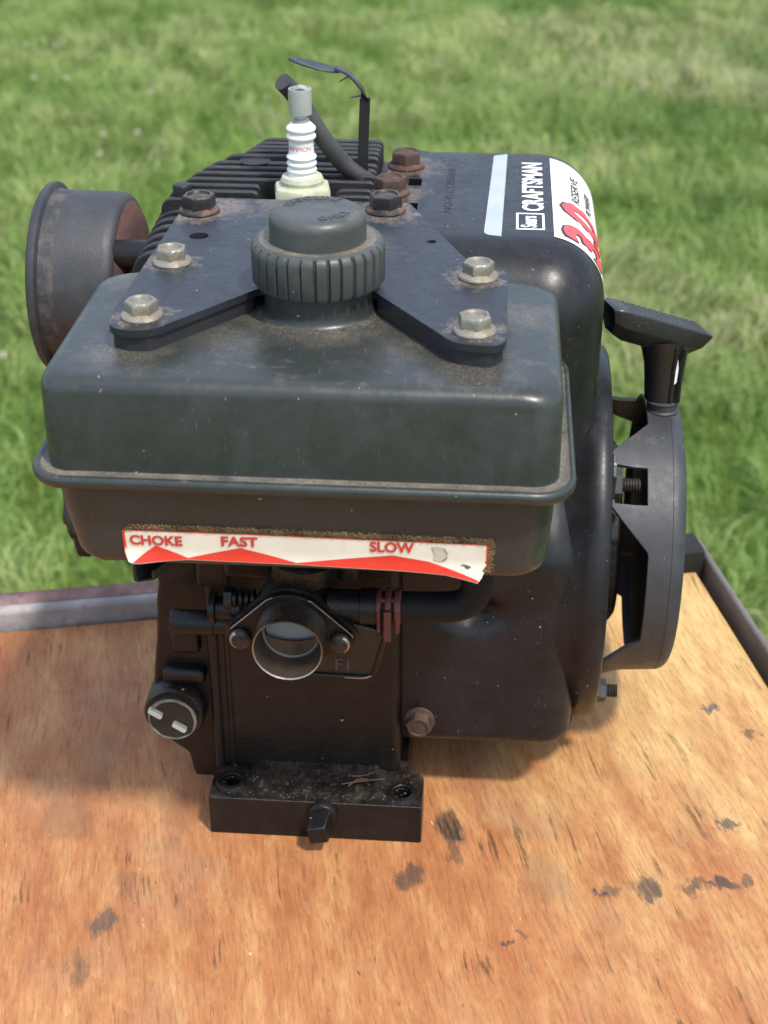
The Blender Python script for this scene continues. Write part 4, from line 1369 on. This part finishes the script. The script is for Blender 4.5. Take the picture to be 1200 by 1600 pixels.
g = G(); g.lathe([(.36, 30.4), (.40, 30.5), (.40, 30.58), (.30, 30.64), (.26, 30.8), (.40, 30.84)], (PX, PY, 0), 'z', 30)
g.obj('terminal_nut', M['steel'], sp_)
g = G(); g.lathe([(.42, 30.78), (.52, 30.82), (.54, 31.75), (.52, 31.95), (.45, 31.95), (.43, 31.8), (.43, 31.6), (.1, 31.6)], (PX, PY, 0), 'z', 36)
g.obj('wire_connector', M['steel'], sp_)
g = G(); g.tube([(PX - .25, PY, 31.85), (PX + .05, PY - .1, 32.02), (PX + .35, PY, 31.85)], .13, 8)
g.obj('contact_tongue', M['steel'], sp_)
g = G(); g.tube([(-2.42, 14.3, 32.05), (-2.2, 14.5, 31.75), (-1.6, 14.7, 30.95), (-.95, 14.9, 29.75), (-.4, 15.2, 28.8), (.25, 15.6, 27.85), (.95, 15.9, 27.2), (1.5, 16.3, 26.75)], .42, 18)
wr = g.obj('ignition_wire', M['wire'], eng)
# retaining strap with dished paddle
g = G()
path = [(1.05, 26.2), (1.10, 28.5), (1.2, 30.95), (1.05, 31.35), (.72, 31.75), (.42, 32.05), (.1, 32.2), (-.2, 32.32)]
V = []
for i, (x, z) in enumerate(path):
    d = Vector(path[min(i + 1, len(path) - 1)]) - Vector(path[max(i - 1, 0)])
    nrm = Vector((-d.y, d.x)).normalized() * .05
    if i <= 2:      # the upright is turned to face the camera
        V.append([(x - .26, 15.9, z), (x + .22, 16.05, z), (x + .22, 16.2, z), (x - .26, 16.05, z)])
    else:
        hw = .28
        V.append([(x + nrm.x, 16 - hw, z + nrm.y), (x - nrm.x, 16 - hw + .03, z - nrm.y), (x - nrm.x, 16 + hw, z - nrm.y), (x + nrm.x, 16 + hw, z + nrm.y)])
# first section order must match the bend sections: rebuild as separate lofts
g.loft(V[:3])
g.loft([[(1.42, 15.9, 30.8), (1.36, 15.9, 30.8), (.95, 16.1, 30.85), (1.0, 16.15, 30.85)], V[3], V[4], V[5], V[6], V[7]])
strap = g.obj('cover_strap', M['handle'], eng, ang=50)
g = G()
nr, na = 6, 36
V = [(-1.2, 16.0, 32.47)]
F = []
for i in range(1, nr + 1):
    for j in range(na):
        a = 2 * PI * j / na
        r_ = i / nr
        x = -1.15 + 1.2 * r_ * math.cos(a)
        y = 16.0 + .62 * r_ * math.sin(a) * (1 + .15 * math.cos(a))
        z = 32.52 - .28 * (x + 1.15) / 1.2 + .02 * r_ ** 2 - .10
        V.append((x, y, z))
F += [(0, 1 + j, 1 + (j + 1) % na) for j in range(na)]
for i in range(nr - 1):
    for j in range(na):
        F.append((1 + i * na + j, 1 + (i + 1) * na + j, 1 + (i + 1) * na + (j + 1) % na, 1 + i * na + (j + 1) % na))
g.add(V, F)
pdl = g.obj('strap_paddle', M['plate'], strap, ang=60)
sm_ = pdl.modifiers.new('t', 'SOLIDIFY'); sm_.thickness = .06 * K
for (x, z, dx, dz) in ((.45, 31.95, -.45, -.25), (1.0, 31.05, -.5, -.05)):
    g = G(); g.loft([[(x, 15.75, z), (x, 16.0, z - .04), (x, 16.0, z + .06), (x, 15.75, z + .08)], [(x + dx, 15.7, z + dz), (x + dx, 15.85, z + dz - .02), (x + dx, 15.85, z + dz + .04), (x + dx, 15.7, z + dz + .04)]])
    g.obj('strap_prong', M['rustbolt'], strap)

# ---- muffler
MC = (.1, 13.0, 22.85)
g = G(); g.lathe([(3.95, -13.85), (4.35, -13.8), (4.5, -13.65), (4.5, -13.4), (4.35, -13.3)], MC, 'x', 90)
mu = g.obj('muffler', M['muffler'], eng, ang=50)
g = G(); g.lathe([(4.22, -13.35), (4.15, -13.1), (4.13, -12.6), (4.12, -10.4), (4.05, -10.1), (3.85, -9.9), (3.6, -9.88)], MC, 'x', 90, False, False, mis=[1, 1, 0, 0, 0, 0])
g.obj('muffler_drum', [M['muffler'], M['muffdust']], mu, ang=50)
g = G(); g.lathe([(3.80, -9.95), (3.6, -9.8), (3.3, -9.6), (2.8, -9.45), (1.0, -9.4)], MC, 'x', 70, False, True)
g.obj('rusty_end', M['muffrust'], mu, ang=60)
g = G(); g.tube([(-10.0, 10.6, 25.0), (-8.5, 10.4, 25.1), (-6.8, 10.2, 25.1)], .66, 24)
g.obj('exhaust_pipe', M['black'], mu)

# ---- crankshaft end on the far left
g = G()
lobe = lambda a, r_, t: r_ * (1 + .10 * math.cos(a * 6))
g.lathe([(1.2, -8), (1.2, -11.4), (2.3, -11.4), (2.5, -11.6), (2.5, -12.0), (2.3, -12.15), (1.6, -12.2), (1.6, -12.6), (2.3, -12.6), (2.4, -12.7), (2.4, -13.2), (2.2, -13.35), (1.5, -13.4), (1.4, -13.8), (1.0, -13.9)], (0, 12, 10.8), 'x', 90, rf=lobe)
g.obj('drive_hub', M['blackbolt'], eng, ang=40)

# ---- control bracket (channel end)
def chan(y, x, z, w_=.85, h=.8):
    t = .12
    return [(x - w_ / 2, y, z + h), (x - w_ / 2, y, z + .1), (x - w_ / 2 + .15, y, z), (x + w_ / 2, y + .05, z + .12), (x + w_ / 2, y + .05, z + h * .7), (x + w_ / 2 - t, y + .05, z + h * .7), (x + w_ / 2 - t, y + .05, z + .22), (x - w_ / 2 + .2, y, z + t), (x - w_ / 2 + t, y, z + .2), (x - w_ / 2 + t, y, z + h)]
g = G(); g.loft([chan(-4.6, -5.95, 17.0), chan(-3.4, -5.2, 17.1), chan(-1.0, -3.6, 17.3), chan(2.0, -2.0, 17.3)])
bevel(g.obj('throttle_channel', M['handle'], eng), .03, 1)
g = G(); g.prism(poly_round([(-4.9, -3.6), (-2.4, -3.9), (-1.5, 2), (-4.0, 2)], .3, 3), 17.75, 17.9, 'xy')
g.obj('control_plate', M['black'], eng)

# ---- carburettor
TX, TZ = -.47, 13.3
cb = link(bpy.data.objects.new('carburettor', None)); cb.parent = eng
g = G(); g.lathe([(1.40, -3.55), (1.46, -3.60), (1.47, -3.55)], (TX, 0, TZ), 'y', 64, False, False)
g.obj('throat_lip', M['tubelip'], cb)
g = G(); g.lathe([(1.47, -3.56), (1.48, -2.3), (1.62, -2.15)], (TX, 0, TZ), 'y', 64, False, False)
g.obj('throat_tube', M['tube'], cb, ang=60)
g = G(); g.lathe([(1.40, -3.56), (1.36, -2.3), (1.20, -2.35), (1.17, -2.2), (1.19, -1.7), (1.18, .4), (.6, .45)], (TX, 0, TZ), 'y', 64, False, True)
g.obj('throat_bore', M['borem'], cb, ang=25)
g = G(); g.lathe([(1.21, -2.36), (1.15, -2.40), (1.13, -2.3)], (TX, 0, TZ), 'y', 48, False, False)
g.obj('inner_ring', M['steel'], cb)
g = G()
n = 40
g.prism([(TX + 1.15 * math.cos(2 * PI * k / n), TZ + 1.15 * math.sin(2 * PI * k / n)) for k in range(n)], -1.80, -1.72, 'xz')
g.v = [(x, y + (z - TZ) * .30, z) for x, y, z in g.v]
g.obj('choke_plate', M['choke'], cb)
# step of the bore hides the lower half of the choke plate
g = G()
P1 = [(TX + 1.22 * math.cos(a), TZ + 1.22 * math.sin(a)) for a in [R(-172 + 164 * k / 30) for k in range(31)]]
P2 = [(TX + 1.21 * math.cos(R(-8 - 164 * k / 30)), TZ + .10 + .52 * math.sin(R(-8 - 164 * k / 30))) for k in range(31)]
g.prism(P1 + P2, -2.28, -2.16, 'xz')
g.obj('bore_step', M['borem'], cb)
def diamond(y, s_=1.0, cx=-.52, cz=13.1):
    P = []
    for ax, az, r_ in ((2.12, -.12, .58), (0, .45, 1.62), (-2.12, -.12, .58), (0, -.1, 1.35)):
        P.append((ax * s_, az * s_, r_ * s_))
    pts_ = []
    m_ = 72
    for k in range(m_):
        a = 2 * PI * k / m_
        d = (math.cos(a), math.sin(a))
        pts_.append(max(((p[0] + d[0] * p[2], p[1] + d[1] * p[2]) for p in P), key=lambda q: q[0] * d[0] + q[1] * d[1]))
    return [(cx + p[0], cz + p[1]) for p in pts_]
def tri_prism(pl, y0, y1, name, mat_, b=.06):
    g = G()
    # drop duplicate points
    q = []
    for p in pl:
        if not q or (abs(p[0] - q[-1][0]) + abs(p[1] - q[-1][1]) > .01):
            q.append(p)
    g.prism(q, y0, y1, 'xz')
    return g, q
g, q = tri_prism(diamond(0), -2.25, -2.0, '', None)
fl_ = bevel(g.obj('mounting_flange', M['black'], cb), .06, 2, 60)
cgx = G(); cgx.lathe([(1.36, -3), (1.36, -1)], (TX, 0, TZ), 'y', 48)
cut(fl_, cgx)
dm = diamond(0)
for a0, a1 in ((4, 13), (23, 28)):
    g = G(); g.tube([(dm[k][0] * .995, -2.262, dm[k][1]) for k in range(a0, a1)], .028, 6)
    g.obj('worn_edge', M['tubelip'], fl_)
g, q = tri_prism(diamond(0, 1.05), -1.9, -1.6, '', None)
o = g.obj('gasket_plate', M['grimy'], cb)
cgx = G(); cgx.lathe([(1.3, -3), (1.3, -1)], (TX, 0, TZ), 'y', 48)
cut(o, cgx)
for x, z in ((-2.62, 12.98), (1.58, 12.98)):
    g = G(); g.lathe([(.40, 0), (.46, -.10), (.44, -.28), (.30, -.38), (.12, -.40)], (x, -2.25, z), 'y', 28)
    sc_ = g.obj('screw', M['blackbolt'], cb)
    g = G(); g.box(x - .26, x + .26, -2.66, -2.60, z - .05, z + .05); g.box(x - .05, x + .05, -2.665, -2.605, z - .26, z + .26)
    g.obj('cross_slot', M['ink'], sc_)
    g = G(); g.lathe([(.452, -.12), (.47, -.2), (.44, -.29), (.36, -.345)], (x, -2.252, z), 'y', 28, False, False)
    v_, f_ = g.v, [f for f in g.f if (sum(g.v[i][0] for i in f) / len(f) - x) * (1 if x > 0 else -1) > .16]
    gg = G(); gg.add(v_, f_); gg.obj('worn_edge', M['tubelip'], sc_)
# body castings behind the flange
g = G()
g.lathe([(1.7, -1.6), (1.75, -.4), (1.55, .5), (1.55, 2.6)], (TX, 0, TZ + .1), 'y', 40, False, False)
g.obj('carb_body', M['grimy'], cb, ang=60)
g = G(); g.lathe([(1.35, 0), (1.42, .1), (1.42, .9), (1.3, 1.0), (1.12, 1.02), (1.1, .8), (.2, .78)], (-.05, -.35, 15.0), 'z', 48)
g.obj('bowl_top', M['grimy'], cb)
def hexr3(a, r_, t):
    return (-r_ / math.cos((a % (PI / 3)) - PI / 6)) if r_ < 0 else r_
g = G(); g.lathe([(-.42, 0), (-.42, .3), (.38, .36), (.1, .36)], (-.1, -.5, 15.8), 'z', 48, rf=hexr3)
g.obj('centre_nut', M['steel'], cb, ang=28)
g = G(); g.lathe([(.40, 0), (.46, .1), (.46, .9), (.3, 1.0)], (1.75, -.2, 14.9), 'z', 24); g.lathe([(.3, .3), (.3, 1.2), (.2, 1.25)], (1.75, -.2, 14.9), 'z', 20)
g.obj('spring_boss', M['grimy'], cb)
g = G()
for k in range(4):
    g.lathe([(.30, 0), (.42, .03), (.42, .17), (.30, .2)], (-3.1 + .26 * k, -1.0, 14.1), 'x', 24)
g.lathe([(.48, 0), (.50, .1), (.50, .34), (.3, .4)], (-3.45, -1.0, 14.1), 'x', 6)
g.obj('idle_screw', M['black'], cb, ang=30)
# lower bowl casting with lug and raised rim
bowl = [(.2, 10.75), (2.85, 10.7), (3.1, 11.0), (3.5, 12.6), (3.3, 13.2), (1.5, 13.6), (.2, 13.0)]
g = G(); g.prism(poly_round(bowl, [.2, .3, .3, .3, .3, .3, .2], 4), -1.7, -.2, 'xz')
bw = bevel(g.obj('bowl_casting', M['grimy'], cb), .1, 2, 50)
cgx = G(); cgx.lathe([(1.4, -4), (1.4, 1)], (TX, 0, TZ), 'y', 48)
g = G(); g.tube([(.35, -1.72, 10.85), (1.6, -1.74, 10.82), (2.75, -1.74, 10.85), (3.0, -1.72, 11.2), (3.2, -1.72, 12.0), (3.4, -1.7, 12.8)], .10, 8)
g.obj('raised_rim', M['black'], bw)
g = G(); g.tube([(1.7, -1.80, 10.80), (2.5, -1.81, 10.80), (2.85, -1.80, 10.92)], .045, 6)
g.obj('worn_rim', M['tubelip'], bw)
v_, f_ = text_geo('F1', .85, off=.01)
g = G(); g.add([(1.25 + a, -1.725, 11.12 + b) for a, b in v_], f_)
g.obj('cast_letters', pmat('cast_letter_grey', (.05, .05, .048), .6), bw)
# intake spigot on the left, fuel fitting on the right
g = G(); g.lathe([(.50, -6.35), (.57, -6.25), (.57, -4.4), (.52, -4.35), (.52, -2.9)], (0, 1.0, 11.4), 'x', 28)
g.obj('breather_pipe', M['black'], eng)
g = G(); g.lathe([(.5, -4.2), (.72, -4.15), (.72, -3.9), (.5, -3.85), (.5, -3.1), (.66, -3.1), (.66, -2.8)], (0, -.8, 13.45), 'x', 24)
g.obj('air_fitting', M['black'], cb)
g = G(); g.lathe([(.62, .9), (.70, 1.0), (.70, 2.35), (.78, 2.38), (.80, 3.05), (.5, 3.06)], (0, -1.2, 14.1), 'x', 30)
g.obj('fuel_fitting', M['black'], cb)
g = G(); g.tube([(3.0, -1.2, 14.1), (4.2, -1.2, 14.15), (5.6, -1.2, 14.2), (6.6, -1.2, 14.35), (7.15, -1.2, 14.9), (7.25, -1.2, 15.8), (7.25, -1.0, 17.2), (7.25, -.8, 18.8)], .66, 22)
hose = g.obj('fuel_hose', M['rubber'], eng)
cl = G()
for x0, x1, r_ in ((3.02, 3.28, .76), (3.80, 4.10, .80)):
    cl.lathe([(r_ - .1, 0), (r_, .02), (r_, x1 - x0 - .02), (r_ - .1, x1 - x0)], (x0, -1.2, 14.13), 'x', 30)
cl.box(3.40, 3.72, -2.18, -1.7, 12.95, 14.45)
cl.lathe([(.70, 0), (.82, .03), (.82, .25), (.70, .28)], (3.42, -1.2, 14.13), 'x', 30)
cl.box(3.10, 3.28, -2.0, -1.6, 13.3, 14.3); cl.box(3.86, 4.06, -2.0, -1.6, 13.25, 14.35)
cl.box(3.2, 3.95, -1.65, -1.2, 13.5, 14.75)
bevel(cl.obj('hose_clamp', M['clamp'], hose), .05, 2)
# dark shroud plate behind the hose
g = G(); g.prism(poly_round([(3.87, 14.6), (7.0, 14.9), (7.0, 18.5), (3.87, 18.5)], .15, 2), 2.3, 3.0, 'xz')
bevel(g.obj('baffle_plate', M['black'], eng), .08, 2)
# loose chips stuck to the oily crankcase wall
chipm = pmat('wood_chip', (.42, .25, .09), .8)
for x, y, z, s_ in ((-1.2, 2.40, 9.7, .10), (1.1, 2.40, 5.2, .09), (-6.3, 1.98, 6.9, .08), (-2.4, 2.40, 6.4, .05), (2.6, 2.4, 7.6, .04), (.3, 2.4, 8.0, .035), (3.5, 2.4, 3.6, .06)):
    g = G()
    g.add([(x - s_, y, z), (x + s_, y, z + s_ * .6), (x + s_ * .4, y - .05, z + s_), (x, y, z - s_)], [(0, 1, 2), (0, 3, 1), (0, 2, 3)])
    g.obj('wood_chip', chipm, crank, ang=5)
